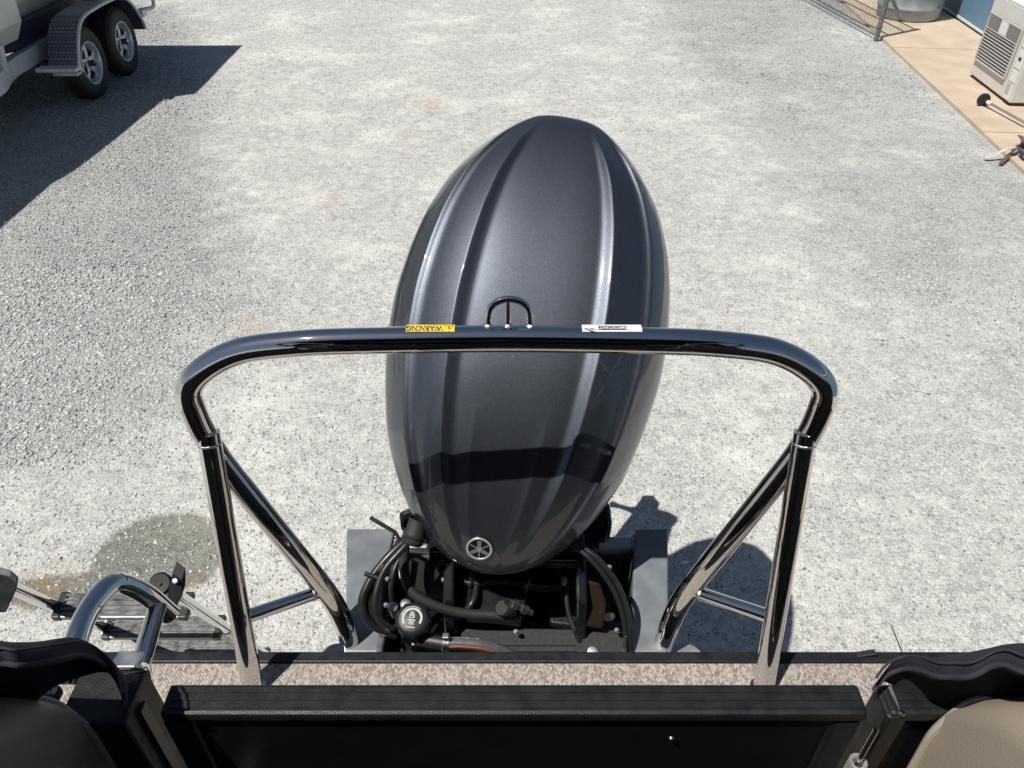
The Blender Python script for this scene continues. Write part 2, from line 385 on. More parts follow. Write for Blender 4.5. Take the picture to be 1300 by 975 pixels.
def loose_f(x, y):
    l = np.clip((bound(LB, y) - x) / 1.1 + .40, 0, 1) * .9
    r_ = np.clip((x - bound(RB, y)) / 1.3 + .2, 0, 1) * .62
    far = np.clip((y - 9.5) / 5, 0, 1) * .25
    nz = vnoise(x, y, .9, 1) * .6 + vnoise(x, y, 2.3, 2) * .4
    return np.clip(np.maximum(np.maximum(l, r_), far) + (nz - .5) * .45, 0, 1)
WETC = G(205, 705); RUST = [(G(415, 255), .13), (G(310, 415), .12), (G(545, 130), .22), (G(55, 745), .14), (G(235, 745), .08), (G(520, 175), .12), (G(340, 440), .1)]
def wet_f(x, y):
    dx, dy = (x - WETC.x) / .30, (y - WETC.y) / .25
    d = np.sqrt(dx * dx + dy * dy); w1 = np.clip((1.25 - d) / .6, 0, 1)
    dx, dy = (x - (WETC.x - .30)) / .42, (y - (WETC.y - .20)) / .12
    w2 = np.clip((1.2 - np.sqrt(dx * dx + dy * dy)) / .7, 0, 1) * .8
    return np.maximum(w1, w2)
def ground_z(x, y):
    z = (vnoise(x, y, .35, 5) - .5) * .05 + (vnoise(x, y, 1.7, 6) - .5) * .014 + (vnoise(x, y, 6.0, 8) - .5) * .006
    near = np.clip((4.4 - x) / .6, 0, 1) * np.clip((x + 3.9) / .8, 0, 1) + np.clip((-4.6 - x), 0, 1)
    return z * np.clip(near, 0, 1) * np.clip((40 - np.abs(y)) / 20, 0, 1) - .012
xs = np.concatenate([[-400, -120, -50, -25, -14], np.arange(-9.5, 9.51, .07), [14, 25, 50, 120, 400]])
ys = np.concatenate([[-400, -120, -50, -20, -8, -3, -1, 0], np.arange(.8, 14.6, .07), [17, 22, 35, 60, 120, 400]])
X, Y = np.meshgrid(xs, ys, indexing='ij'); Z = ground_z(X, Y)
nx_, ny_ = X.shape; idx = np.arange(nx_ * ny_).reshape(nx_, ny_)
quads = np.stack([idx[:-1, :-1], idx[1:, :-1], idx[1:, 1:], idx[:-1, 1:]], -1).reshape(-1, 4)
def np_mesh(name, verts, faces, k):
    me = bpy.data.meshes.new(name); me.vertices.add(len(verts)); me.vertices.foreach_set('co', verts.astype(np.float32).ravel())
    me.loops.add(faces.size); me.loops.foreach_set('vertex_index', faces.astype(np.int32).ravel())
    me.polygons.add(len(faces)); me.polygons.foreach_set('loop_start', (np.arange(len(faces)) * k).astype(np.int32))
    me.polygons.foreach_set('loop_total', np.full(len(faces), k, np.int32)); me.update(calc_edges=True); me.validate(); return me
me = np_mesh('gravel_yard', np.stack([X.ravel(), Y.ravel(), Z.ravel()], 1), quads, 4)
xf, yf = X.ravel(), Y.ravel(); rust = np.zeros_like(xf)
for (c, r_) in RUST:
    rust = np.maximum(rust, np.clip(1.3 - np.hypot((xf - c.x) / r_, (yf - c.y) / (r_ * .75)), 0, 1))
for nm, arr in (('loose', loose_f(xf, yf)), ('wet', wet_f(xf, yf)), ('rust', rust)):
    at_ = me.attributes.new(nm, 'FLOAT', 'POINT'); at_.data.foreach_set('value', arr.astype(np.float32))
me.polygons.foreach_set('use_smooth', np.ones(len(me.polygons), bool))
tag(link('gravel_yard', me, M['ground']), kind='structure')

def visible(x, y):
    d0 = y * math.cos(_t) + CAM_H * math.sin(_t); px = 650 + x / d0 * FPX
    py = 487.5 - (y * math.sin(_t) - CAM_H * math.cos(_t)) / d0 * FPX
    return (px > -90) & (px < 1390) & (py > -60) & (py < 1010)
def stones(name, regions, base, faces):
    V_, F_ = [], []; off = 0; base = np.array(base, float); nb = len(base)
    for (x0, x1, y0, y1, dens_lo, dens_hi, s_lo, s_hi) in regions:
        n = int((x1 - x0) * (y1 - y0) * dens_hi); x = rng.uniform(x0, x1, n); y = rng.uniform(y0, y1, n)
        lo = loose_f(x, y); lo = lo ** 1.6
        keep = (rng.random(n) < (dens_lo + (dens_hi - dens_lo) * lo) / dens_hi) & visible(x, y) & (x < 4.45 + (y - 8) * .09)
        x, y, lo = x[keep], y[keep], lo[keep]; n = len(x)
        s = s_lo + (s_hi - s_lo) * rng.random(n) ** 3.0
        s = s * (.8 + .35 * lo)
        a = rng.uniform(0, 2 * np.pi, n); sx, sy, sz = s * rng.uniform(.7, 1.2, n), s * rng.uniform(.55, .95, n), s * rng.uniform(.3, .62, n)
        b = base[None] * (1 + rng.uniform(-.28, .28, (n, nb, 1)))
        b = b * np.stack([sx, sy, sz], 1)[:, None, :]
        ca, sa = np.cos(a)[:, None], np.sin(a)[:, None]
        tl = rng.uniform(-.35, .35, n)[:, None]
        bx = b[..., 0] * ca - b[..., 1] * sa; by = b[..., 0] * sa + b[..., 1] * ca; bz = b[..., 2] + bx * tl
        P = np.stack([bx + x[:, None], by + y[:, None], bz + (ground_z(x, y) + sz * (.05 + .5 * lo * rng.random(n)))[:, None]], -1)
        V_.append(P.reshape(-1, 3)); F_.append((np.array(faces)[None] + (off + np.arange(n) * nb)[:, None, None]).reshape(-1, 3)); off += n * nb
    me = np_mesh(name, np.concatenate(V_), np.concatenate(F_), 3)
    print(name, len(me.polygons))
    return tag(link(name, me, M['stone']), kind='stuff')
cube = [(x * .5, y * .5, z * .5) for x in (-1, 1) for y in (-.8, 1) for z in (-1, .8)]
cubf = [(0, 1, 3), (0, 3, 2), (4, 6, 7), (4, 7, 5), (0, 4, 5), (0, 5, 1), (2, 3, 7), (2, 7, 6), (0, 2, 6), (0, 6, 4), (1, 5, 7), (1, 7, 3)]
g_ = (1 + 5 ** .5) / 2; q_ = math.hypot(1, g_)
ico = [(x / q_ * .5, y / q_ * .5, z / q_ * .5) for x, y, z in [(-1, g_, 0), (1, g_, 0), (-1, -g_, 0), (1, -g_, 0), (0, -1, g_), (0, 1, g_), (0, -1, -g_), (0, 1, -g_), (g_, 0, -1), (g_, 0, 1), (-g_, 0, -1), (-g_, 0, 1)]]
icof = [(0, 11, 5), (0, 5, 1), (0, 1, 7), (0, 7, 10), (0, 10, 11), (1, 5, 9), (5, 11, 4), (11, 10, 2), (10, 7, 6), (7, 1, 8), (3, 9, 4), (3, 4, 2), (3, 2, 6), (3, 6, 8), (3, 8, 9), (4, 9, 5), (2, 4, 11), (6, 2, 10), (8, 6, 7), (9, 8, 1)]
octa = [(.5, 0, 0), (-.5, 0, 0), (0, .5, 0), (0, -.5, 0), (0, 0, .5), (0, 0, -.5)]
octf = [(0, 2, 4), (2, 1, 4), (1, 3, 4), (3, 0, 4), (2, 0, 5), (1, 2, 5), (3, 1, 5), (0, 3, 5)]
a_ = tag(stones('gravel', [(-3.6, 3.6, 1.0, 3.0, 2600, 9500, .004, .018), (-4.2, 4.4, 3.0, 4.6, 1300, 6500, .005, .018)], cube, cubf), 'loose crushed grey stone scattered over the near part of the yard', 'gravel')
b_ = tag(stones('gravel', [(-7, 6, 4.6, 7.5, 1500, 4600, .007, .023), (-9, 8, 7.5, 13.5, 800, 1500, .011, .036)], octa, octf), 'loose crushed grey stone scattered over the far part of the yard', 'gravel')

# ------------------------------------------------------------------ concrete strip, wall, things on the right
Ua = V(.10, 1, 0).normalized(); Ub = V(Ua.y, -Ua.x, 0)                # along / across the strip
S0 = V(4.33, 6.29, 0)
pav = empty('pavement', S0); tag(pav, kind='structure')
st0 = [-9.3, -7.9, -6.45, -4.95, -3.5, -2.05, -.6, -.05 + .9, 2.32, 3.78, 5.25, 6.75, 8.25]
shared = {}
for i in range(len(st0) - 1):
    a0, a1 = st0[i] + .006, st0[i + 1] - .006
    mb = MB(); c = S0 + Ua * ((a0 + a1) / 2) + Ub * .64 + V(0, 0, -.015 + .003 * (i % 2))
    rot = Matrix(((Ub.x, Ua.x, 0), (Ub.y, Ua.y, 0), (0, 0, 1)))
    mb.box(c + V(0, 0, .0), (1.28, a1 - a0, .08), rot, .006)
    mb.build('slab', M['slab'], pav)
mb = MB(); mb.box(S0 + Ua * 0 + Ub * .64 + V(0, 0, -.045), (1.26, 18.5, .06), rot)
o = mb.build('joint_bed', M['ac_dark'], pav)
wall = empty('building', S0 + Ub * 1.33, 'blue painted building wall behind the concrete strip', 'building')
mb = MB(); mb.box(S0 + Ub * 1.41 + Ua * -.5 + V(0, 0, 1.55), (.2, 17.5, 3.1), rot); mb.build('wall', M['blue_wall'], wall)
mb = MB(); mb.box(S0 + Ub * 1.305 + Ua * -.5 + V(0, 0, .055), (.012, 17.5, .03), rot, .002); mb.build('base_flashing', M['ac_light'], wall)
mb = MB(); mb.box(S0 + Ub * 1.43 + Ua * -.5 + V(0, 0, 3.14), (.36, 17.6, .08), rot, .01); mb.build('roof_edge', M['ac_light'], wall)

# air conditioner
ACo = G(1281, 131, .06); ACe = G(1230, 92, .06)
Aa = (ACe - ACo).normalized(); La = (ACe - ACo).length; Ab = V(Aa.y, -Aa.x, 0); H_ = .80; DP = .40
arot = Matrix(((Ab.x, Aa.x, 0), (Ab.y, Aa.y, 0), (0, 0, 1)))
def A(u, d, z): return ACo + Aa * u + Ab * d + V(0, 0, z)
ac = empty('air_conditioner', A(La / 2, DP / 2, -.02), 'pale grey outdoor air conditioning unit standing on the tan concrete', 'air conditioner')
MB().box(A(La / 2, DP / 2, H_ / 2), (DP, La, H_), arot, .012).build('casing', M['ac'], ac)
MB().box(A(La / 2, DP / 2, H_ + .008), (DP + .02, La + .02, .018), arot, .005).build('top_cover', M['ac_light'], ac)
MB().box(A(La / 2, DP / 2, -.012), (DP - .06, La - .04, .035), arot).build('base', M['black_plastic'], ac)
g0, g1 = La * .22, La * .93                                           # grille span
MB().box(A((g0 + g1) / 2, -.006, .40), (.012, g1 - g0, .06 + .40), arot, .004).build('grille_recess', M['ac_dark'], ac)
mb = MB()
for k in range(10):
    mb.box(A((g0 + g1) / 2, -.020, .20 + k * .030), (.012, g1 - g0, .006), arot)
for u in (g0, g1): mb.box(A(u, -.018, .40), (.022, .014, .47), arot, .003)
mb.box(A((g0 + g1) / 2, -.018, .17), (.022, g1 - g0, .014), arot, .003); mb.box(A((g0 + g1) / 2, -.018, .495), (.022, g1 - g0, .010), arot, .003)
mb.box(A((g0 + g1) / 2, -.018, .635), (.022, g1 - g0, .014), arot, .003)
mb.build('grille', M['ac_grille'], ac)
for u0, u1 in ((g0 + .02, g0 + .36 * (g1 - g0)), (g0 + .62 * (g1 - g0), g1 - .02)):
    mb = MB()
    for k in range(9): mb.box(A((u0 + u1) / 2, -.022, .512 + k * .0135), (.008, u1 - u0, .008), arot)
    mb.build('louvre', mat('louvre_grey', (.30, .27, .26), .6), ac)
MB().box(A(g0 + .49 * (g1 - g0), -.022, .565), (.012, .22 * (g1 - g0), .125), arot, .003).build('badge_panel', M['ac_light'], ac)
MB().box(A((g0 + g1) / 2, -.009, .72), (.014, g1 - g0, .15), arot, .004).build('upper_panel', M['ac'], ac)
MB().box(A(.085, -.007, .36), (.012, .12, .68), arot, .004).build('side_strip', M['ac_light'], ac)
mb = MB(); mb.box(A(.085, -.015, .40), (.008, .05, .028), arot, .002); mb.build('handle_recess', M['print_black'], ac)
for z in (.18, .31, .50): MB().box(A(.085, -.014, z), (.004, .12, .003), arot).build('seam', M['ac_dark'], ac)
MB().box(A(.10, -.015, .115), (.004, .07, .10), arot).build('rating_label', mat('grey_label', (.42, .42, .40), .5), ac)
mb = MB()
for k in range(16): mb.box(A(-.006, DP * .55, .12 + k * .038), (DP * .6, .010, .018), arot)
mb.build('side_louvre', M['ac_grille'], ac)
for u, d in ((.06, .06), (.06, DP - .06), (La - .06, .06), (La - .06, DP - .06)):
    MB().box(A(u, d, -.030), (.06, .06, .02), arot).build('foot', M['black_plastic'], ac)

# chain link fence beside the tub
fp0 = G(1112, 51); fdir = (G(1020, 0) - fp0); fdir.z = 0; fdir.normalize(); FH = 1.62; FL = 4.2
fence = empty('chain_link_fence', fp0, 'galvanised chain link fence ending at the corner of the tan concrete', 'fence')
mb = MB(); mb.tube([fp0, fp0 + V(0, 0, FH)], .030, 16); mb.build('post', M['fence'], fence)
mb = MB(); mb.lathe([(0, .0), (.036, 0), (.038, .02), (.03, .045), (0, .06)], fp0 + V(0, 0, FH)); mb.build('post_cap', M['fence'], fence)
for d in (2.4, FL):
    mb = MB(); mb.tube([fp0 + fdir * d, fp0 + fdir * d + V(0, 0, FH)], .026, 12); mb.build('post', M['fence'], fence)
for z in (.05, .50, 1.12, FH - .06):
    mb = MB(); mb.tube([fp0 + fdir * .03 + V(0, 0, z), fp0 + fdir * FL + V(0, 0, z)], .010 if z < .1 else .017, 10); mb.build('rail', M['fence'], fence)
mb = MB(); PW = .052; nz_ = int(FH / PW)
def fpt(u, z): return fp0 + fdir * u + V(0, 0, z)
u = -FH
while u < FL:
    for sgn in (1, -1):
        z0, z1 = .04, FH - .05; ua, ub = (u, u + (z1 - z0)) if sgn > 0 else (u + (z1 - z0), u)
        # clip to the panel
        def cut(ua, za, ub, zb):
            if ua > ub: ua, za, ub, zb = ub, zb, ua, za
            if ub <= .03 or ua >= FL: return None
            if ua < .03: za = za + (zb - za) * (.03 - ua) / (ub - ua); ua = .03
            if ub > FL: zb = za + (zb - za) * (FL - ua) / (ub - ua); ub = FL
            return ua, za, ub, zb
        c = cut(ua, z0, ub, z1)
        if c: mb.tube([fpt(c[0], c[1]) + V(.002 * sgn, 0, 0), fpt(c[2], c[3]) + V(.002 * sgn, 0, 0)], .0021, 4, cap=False)
    u += PW * 1.42
tag(mb.build('wire_mesh', M['fence'], fence, fixn=False), kind='stuff')
for z in (.15, .6, 1.1, 1.45): MB().lathe([(.032, 0), (.036, .002), (.036, .022), (.032, .024)], fp0 + V(0, 0, z), seg=16).build('tension_band', M['fence'], fence)

# galvanised stock tank and dark bin behind it
tc_ = G(1163, 33); tc_ = V(tc_.x + .04, tc_.y + .44, .03)
tub = empty('stock_tank', tc_, 'tall round galvanised metal tank behind the chain link fence', 'tank')
prof = [(0, 0), (.385, 0), (.40, .012), (.405, .03)]
for zz in (.13, .34, .60, .90, 1.2): prof += [(.41 + zz * .02, zz), (.424 + zz * .02, zz + .015), (.424 + zz * .02, zz + .03), (.412 + zz * .02, zz + .045)]
prof += [(.44, 1.42), (.456, 1.43), (.456, 1.45), (.435, 1.455), (.425, 1.43), (.40, .06), (0, .05)]
MB().lathe(prof, tc_, seg=56).build('tank_wall', M['galv_tub'], tub)
for a in (R(200), R(20)):
    mb = MB()
    p = tc_ + V(math.cos(a) * .455, math.sin(a) * .43, 1.10); t = V(-math.sin(a), math.cos(a), 0); r_ = V(math.cos(a), math.sin(a), 0)
    mb.tube(fillet([p - t * .06, p - t * .06 + r_ * .05, p + t * .06 + r_ * .05, p + t * .06], .03), .006, 8)
    mb.build('handle', M['galv'], tub)

# pole with round end lying on the strip
p0, p1 = G(1249, 127, .085), G(1330, 172, .07)
pdir = (p1 - p0).normalized()
pole = empty('pole', p0, 'metal pole with a round black end lying on the tan concrete', 'pole')
MB().tube([p0 + pdir * .03, p0 + pdir * 1.6], .013, 14).build('shaft', M['pole'], pole)
MB().lathe([(0, -.028), (.05, -.028), (.062, -.02), (.065, 0), (.062, .012), (.04, .02), (.022, .028), (.018, .07), (0, .07)], p0, pdir, 28).build('end_knob', M['black_plastic'], pole)
for k in range(5):
    a = k * 2 * math.pi / 5; x_ = pdir.cross(V(0, 0, 1)).normalized(); y_ = x_.cross(pdir)
    mb = MB(); mb.lathe([(0, -.033), (.008, -.033), (.008, -.028), (0, -.028)], p0 + (x_ * math.cos(a) + y_ * math.sin(a)) * .038, pdir, 12)
    mb.build('hole_cap', M['ac_light'], pole)
MB().tube([p0 + pdir * .05, p0 + pdir * .12], .019, 14).build('collar', M['ac_light'], pole)

# tangle of webbing at the edge of the strip
sp = empty('strap', G(1296, 190, .05), 'tangled purple and pale strap trailing off the concrete onto gravel', 'strap')
def ribbon(pts, wdt, th, axis=V(0, 0, 1), n=10):
    c = spline(pts, n); P = []
    for i, p in enumerate(c):
        t = (c[min(i + 1, len(c) - 1)] - c[max(i - 1, 0)]).normalized(); s_ = t.cross(axis)
        s_ = s_.normalized() if s_.length > 1e-4 else V(1, 0, 0); nn = s_.cross(t).normalized()
        P.append([p + s_ * wdt / 2 + nn * th / 2, p - s_ * wdt / 2 + nn * th / 2, p - s_ * wdt / 2 - nn * th / 2, p + s_ * wdt / 2 - nn * th / 2, p + s_ * wdt / 2 + nn * th / 2])
    m_ = MB(); m_.grid(P, smooth=False); m_.add(P[0][:4], [(0, 1, 2, 3)]); m_.add(P[-1][:4], [(3, 2, 1, 0)]); return m_
ribbon([G(1250, 201, .01), G(1262, 198, .03), G(1272, 192, .07), G(1284, 188, .09), G(1297, 187, .07)], .032, .004).build('pale_webbing', M['strap'], sp)
ribbon([G(1270, 208, .01), G(1280, 198, .03), G(1288, 190, .08), G(1298, 184, .08), G(1308, 188, .06)], .035, .004).build('brown_webbing', M['brown'], sp)
ribbon([G(1295, 172, .12), G(1300, 180, .16), G(1296, 188, .10), G(1306, 196, .10), G(1318, 190, .07)], .045, .005, V(.3, .5, .6)).build('purple_webbing', M['purple'], sp)
MB().box(G(1299, 186, .09), (.07, .05, .03), Matrix.Rotation(.5, 3, 'Z'), .006).build('buckle', M['black_plastic'], sp)

# ------------------------------------------------------------------ boat trailer and boat on the left
tr = empty('boat_trailer', (-4.9, 8.6, 0), 'aluminium tandem axle boat trailer with diamond plate fender', 'trailer')
def wheel(cx, cy, side):
    WR = .345; s_ = side; c = V(cx, cy, WR - .012); w_ = MB()
    w_.lathe([(.195, -.085), (.25, -.098), (.30, -.098), (.328, -.085), (.343, -.06), (.345, 0), (.343, .06), (.328, .085), (.30, .098), (.25, .098), (.195, .085)], c, (1, 0, 0), 48)
    ob = w_.build('wheel', M['rubber'], tr)
    t2 = MB()
    for k in range(4):
        x0 = -.052 + k * .035
        t2.lathe([(.342, x0 - .010), (.3485, x0 - .009), (.3485, x0 + .009), (.342, x0 + .010)], c, (1, 0, 0), 48)
    t2.build('tread', M['rubber'], ob)
    r_ = MB(); f = .085 * s_
    r_.lathe([(.205, f), (.208, f + .008 * s_), (.196, f + .010 * s_), (.186, f - .004 * s_), (.178, f - .05 * s_), (.17, f - .06 * s_)], c, (1, 0, 0), 40)
    r_.lathe([(.0, f - .02 * s_), (.05, f - .02 * s_), (.062, f - .03 * s_), (.062, f - .06 * s_)], c, (1, 0, 0), 28)
    for k in range(5):
        a = k * 2 * math.pi / 5 + .3; d = V(0, math.cos(a), math.sin(a)); t = V(0, -math.sin(a), math.cos(a))
        q = []
        for (rr, hw, xx) in ((.05, .034, f - .028 * s_), (.11, .024, f - .020 * s_), (.182, .046, f - .034 * s_)):
            q.append((rr, hw, xx))
        P = [[c + V(xx, 0, 0) + d * rr + t * hw for rr, hw, xx in q], [c + V(xx + .010 * s_, 0, 0) + d * rr for rr, hw, xx in q], [c + V(xx, 0, 0) + d * rr - t * hw for rr, hw, xx in q]]
        r_.grid(P, smooth=False)
    r_.build('rim', M['wheel'], ob, fixn=False)
    d_ = MB(); d_.lathe([(0, f - .062 * s_), (.18, f - .062 * s_)], c, (1, 0, 0), 28); d_.build('brake_drum', M['black_plastic'], ob)
    h_ = MB(); h_.lathe([(.030, f - .02 * s_), (.030, f + .03 * s_), (.024, f + .04 * s_), (0, f + .042 * s_)], c, (1, 0, 0), 20); h_.build('hub_cap', M['black_gloss'], ob)
WY1, WY2, WX = 8.25, 9.09, -4.40
for wy in (WY1, WY2): wheel(WX, wy, 1); wheel(-6.55, wy, -1)
# fender
fpz = [(7.86, .36), (7.84, .42), (7.97, .62), (8.10, .745), (8.26, .79), (8.67, .80), (9.10, .79), (9.27, .73), (9.42, .60), (9.52, .42), (9.53, .36)]
fpz = [(p.y, p.z) for p in fillet([V(0, a, b) for a, b in fpz], .1, 4)]
def fender(xo, xi):
    s_ = 1 if xo > xi else -1
    m_ = MB(); m_.grid([[V(xo, y, z), V(xi, y, z)] for y, z in fpz], smooth=True); m_.grid([[V(xo, y, z - .006), V(xi, y, z - .006)] for y, z in fpz], smooth=True, flip=True)
    m_.build('fender', M['plate'], tr, fixn=False)
    m_ = MB(); m_.tube([V(xo, y, z) for y, z in fpz], .016, 8)
    m_.build('fender_edge', M['trailer'], tr)
    m_ = MB(); m_.grid([[V(xi, y, z), V(xi, y, .36)] for y, z in fpz], smooth=False); m_.build('fender_back', M['navy_paint'], tr, fixn=False)
    m_ = MB()
    m_.box(V((xo + xi) / 2 - .04 * s_, 7.80, .40), (abs(xo - xi) + .09, .12, .035), None, .006); m_.box(V((xo + xi) / 2, 7.86, .345), (abs(xo - xi) * .8, .10, .03), None, .006)
    m_.build('fender_step', M['trailer'], tr)
fender(-4.23, -4.53); fender(-6.72, -6.37)
MB().box(V(-4.50, 9.0, .815), (.22, .22, .012), None, .004).build('step_pad', M['galv'], tr)
for xx in (-4.70, -6.29):
    m_ = MB(); pts = fillet([V(xx, 10.1, .50), V(xx, 7.4, .50), V(xx + (.22 if xx > -5 else -.22) * .9, 6.9, .50), V(-5.5 + (.15 if xx > -5 else -.15), 3.9, .50)], .35, 8)
    P = []
    for i, p in enumerate(pts):
        t = (pts[min(i + 1, len(pts) - 1)] - pts[max(i - 1, 0)]).normalized(); s_ = t.cross(V(0, 0, 1))
        P.append([p + s_ * .045 + V(0, 0, .075), p - s_ * .045 + V(0, 0, .075), p - s_ * .045 + V(0, 0, -.075), p + s_ * .045 + V(0, 0, -.075), p + s_ * .045 + V(0, 0, .075)])
    m_.grid(P, smooth=False); m_.build('frame_rail', M['trailer'], tr)
for yy in (5.3, 6.9, 8.67, 9.95):
    MB().box(V(-5.5, yy, .44), (1.5, .09, .07), None, .006).build('cross_member', M['trailer'], tr)
for yy in (WY1, WY2): MB().tube([V(-6.4, yy, .33), V(-4.55, yy, .33)], .035, 12).build('axle', M['black_plastic'], tr)
for xx in (-4.98, -6.02): MB().box(V(xx, 7.9, .60), (.10, 4.0, .06), None, .01).build('bunk', M['added_canopy'], tr)
MB().box(V(-4.62, 7.26, .60), (.08, .07, .32), Matrix.Rotation(.2, 3, 'Y'), .006).build('bunk_bracket', M['trailer'], tr)
mb = MB(); mb.tube(fillet([V(-4.32, 9.70, .52), V(-4.20, 9.86, .52), V(-4.20, 9.86, .95)], .06, 5), .022, 10); mb.box(V(-4.40, 9.66, .50), (.30, .12, .07), None, .008)
mb.build('guide_post', M['trailer'], tr)
MB().box(V(-5.5, 3.9, .50), (.12, 1.0, .12), None, .01).build('tongue', M['trailer'], tr)

bt = empty('boat', (-5.5, 7.4, .6), 'pale grey boat with dark hull bottom on the tandem trailer', 'boat')
ys_ = [4.3, 4.7, 5.2, 5.8, 6.5, 7.1, 7.70]
sec = {4.3: (.02, .06, 1.05, 1.88), 4.7: (.25, .55, .98, 1.88), 5.2: (.52, .80, .88, 1.88), 5.8: (.75, .93, .80, 1.88), 6.5: (.88, .98, .74, 1.88), 7.1: (.93, 1.0, .70, 1.88), 7.70: (.95, 1.02, .70, 1.88)}
def hull_rows(yy, hc, hg, zc_, zg):
    xc = -5.5; k = .62 if yy > 5.2 else .62 + (5.2 - yy) * .38
    return [V(xc - hg, yy, zg), V(xc - hc, yy, zc_ + .12), V(xc - hc * .9, yy, zc_), V(xc, yy, k), V(xc + hc * .9, yy, zc_), V(xc + hc, yy, zc_ + .16), V(xc + hg, yy, zg)]
P = [hull_rows(y, *sec[y]) for y in ys_]
mb = MB(); mb.grid(P, smooth=False); mb.add(P[-1], [tuple(range(7))]); mb.add([r[0] for r in P] + [r[-1] for r in P][::-1], [tuple(range(14))])
mb.build('bow_hull', M['white_gel'], bt)
P = [hull_rows(y, h, h + .06, .78, 1.86) for y, h in ((7.704, .80), (8.6, .78), (9.65, .76))]
mb = MB(); mb.grid(P, smooth=False); mb.add(P[-1], [tuple(range(7))]); mb.add([r[0] for r in P] + [r[-1] for r in P][::-1], [tuple(range(6))])
mb.build('aft_hull', M['cream_gel'], bt)
mb = MB(); mb.prism([V(-6.32, 7.72, .80), V(-4.68, 7.72, .80), V(-4.72, 7.72, .58), V(-5.5, 7.72, .44), V(-6.28, 7.72, .58)], V(0, 1.9, 0), .01); mb.build('hull_bottom', M['navy_paint'], bt)
mb = MB(); mb.box(V(-5.5, 8.66, 1.92), (2.14, 1.99, .10), None, .02); mb.build('gunwale', M['cream_gel'], bt)
for s_ in (1, -1):
    MB().box(V(-5.5 + s_ * 1.045, 8.70, 2.16), (.05, 1.89, .39), None, .01).build('side_rail_panel', M['white_gel'], bt)
mb = MB(); mb.box(V(-5.5, 9.62, 2.16), (2.0, .05, .38), None, .01); mb.build('stern_panel', M['white_gel'], bt)
mb = MB(); mb.box(V(-5.5, 5.9, 1.90), (1.7, 3.0, .06), None, .02); mb.build('fore_deck', M['white_gel'], bt)

# ------------------------------------------------------------------ the pontoon boat we stand on
DZ = 1.30; DE = .835; GZ = 1.90
pb = empty('pontoon_boat', (0, -1, DZ), 'pontoon boat with woven vinyl deck and black aft gate', 'boat')
MB().box(V(0, DE - 2.9, DZ - .037), (2.46, 5.75, .05), None).build('deck_board', M['black_plastic'], pb)
MB().box(V(0, DE - 2.9, DZ - .004), (2.465, 5.754, .012), None).build('floor_mat', M['weave'], pb)
mb = MB(); mb.box(V(0, DE - .011, DZ - .030), (2.52, .022, .072), None, .003); mb.build('edge_trim', M['black'], pb)
for s_ in (1, -1): MB().box(V(s_ * 1.245, DE - 2.9, DZ - .030), (.022, 5.74, .072), None, .003).build('edge_trim', M['black'], pb)
for s_ in (1, -1):
    c = V(s_ * .86, 0, .88); mb = MB(); mb.tube([c + V(0, .55, 0), c + V(0, -4.4, 0), c + V(0, -5.2, .18)], [.31, .31, .05], 32)
    mb.tube([c + V(0, .55, 0), c + V(0, .552, 0)], .30, 32); mb.build('pontoon_log', M['alu'], pb)
# gate: profiled top rail + panel
RY = .400; GX0, GX1 = -.337, .341
def rail(mb, x0, x1, yc=RY, z=GZ, wd=.032, hgt=.034, bev=.004):
    mb.box(V((x0 + x1) / 2, yc, z - hgt / 2), (x1 - x0, wd, hgt), None, bev)
    for dy in (-.008, 0, .008): mb.box(V((x0 + x1) / 2, yc + dy, z + .0003), (x1 - x0 - .012, .0035, .0014), None)
mb = MB(); rail(mb, GX0, GX1, hgt=.014); gate = mb.build('gate_rail', M['black'], pb)
gate.name = 'gate'
MB().box(V(0, RY, (GZ - .0145 + DZ + .06) / 2), (GX1 - GX0 - .056, .018, GZ - .0145 - DZ - .062)).build('gate_panel', M['black_satin'], gate)
for s_ in (1, -1): MB().box(V(s_ * (GX1 - .014), RY, (GZ + DZ) / 2), (.026, .0265, GZ - DZ - .04), None, .003).build('gate_stile', M['black'], gate)
MB().box(V(0, RY, DZ + .055), (GX1 - GX0 - .055, .026, .026), None, .003).build('bottom_rail', M['black'], gate)
MB().lathe([(0, 0), (.003, 0), (.002, .002), (0, .0025)], V(.158, RY - .014, GZ - .048), (0, -1, 0), 10).build('screw', M['steel'], gate)
mb = MB(); mb.tube([V(GX0 - .008, RY - .03, GZ - .15), V(GX0 + .06, RY - .03, GZ - .15)], .004, 8); mb.box(V(GX0 + .03, RY - .022, GZ - .165), (.05, .012, .03), None, .003)
mb.build('latch', M['fence'], gate)
# right fence section
mb = MB(); rail(mb, .362, 1.23, hgt=.014); fr = mb.build('fence_rail', M['black'], pb)
MB().box(V(.80, RY, (GZ - .034 + DZ + .06) / 2), (.86, .012, GZ - .034 - DZ - .062)).build('fence_panel', M['black_satin'], pb)
MB().box(V(.3685, RY - .001, (GZ + DZ) / 2 - .002), (.020, .034, GZ - DZ - .002), None, .004).build('fence_post', M['black'], pb)
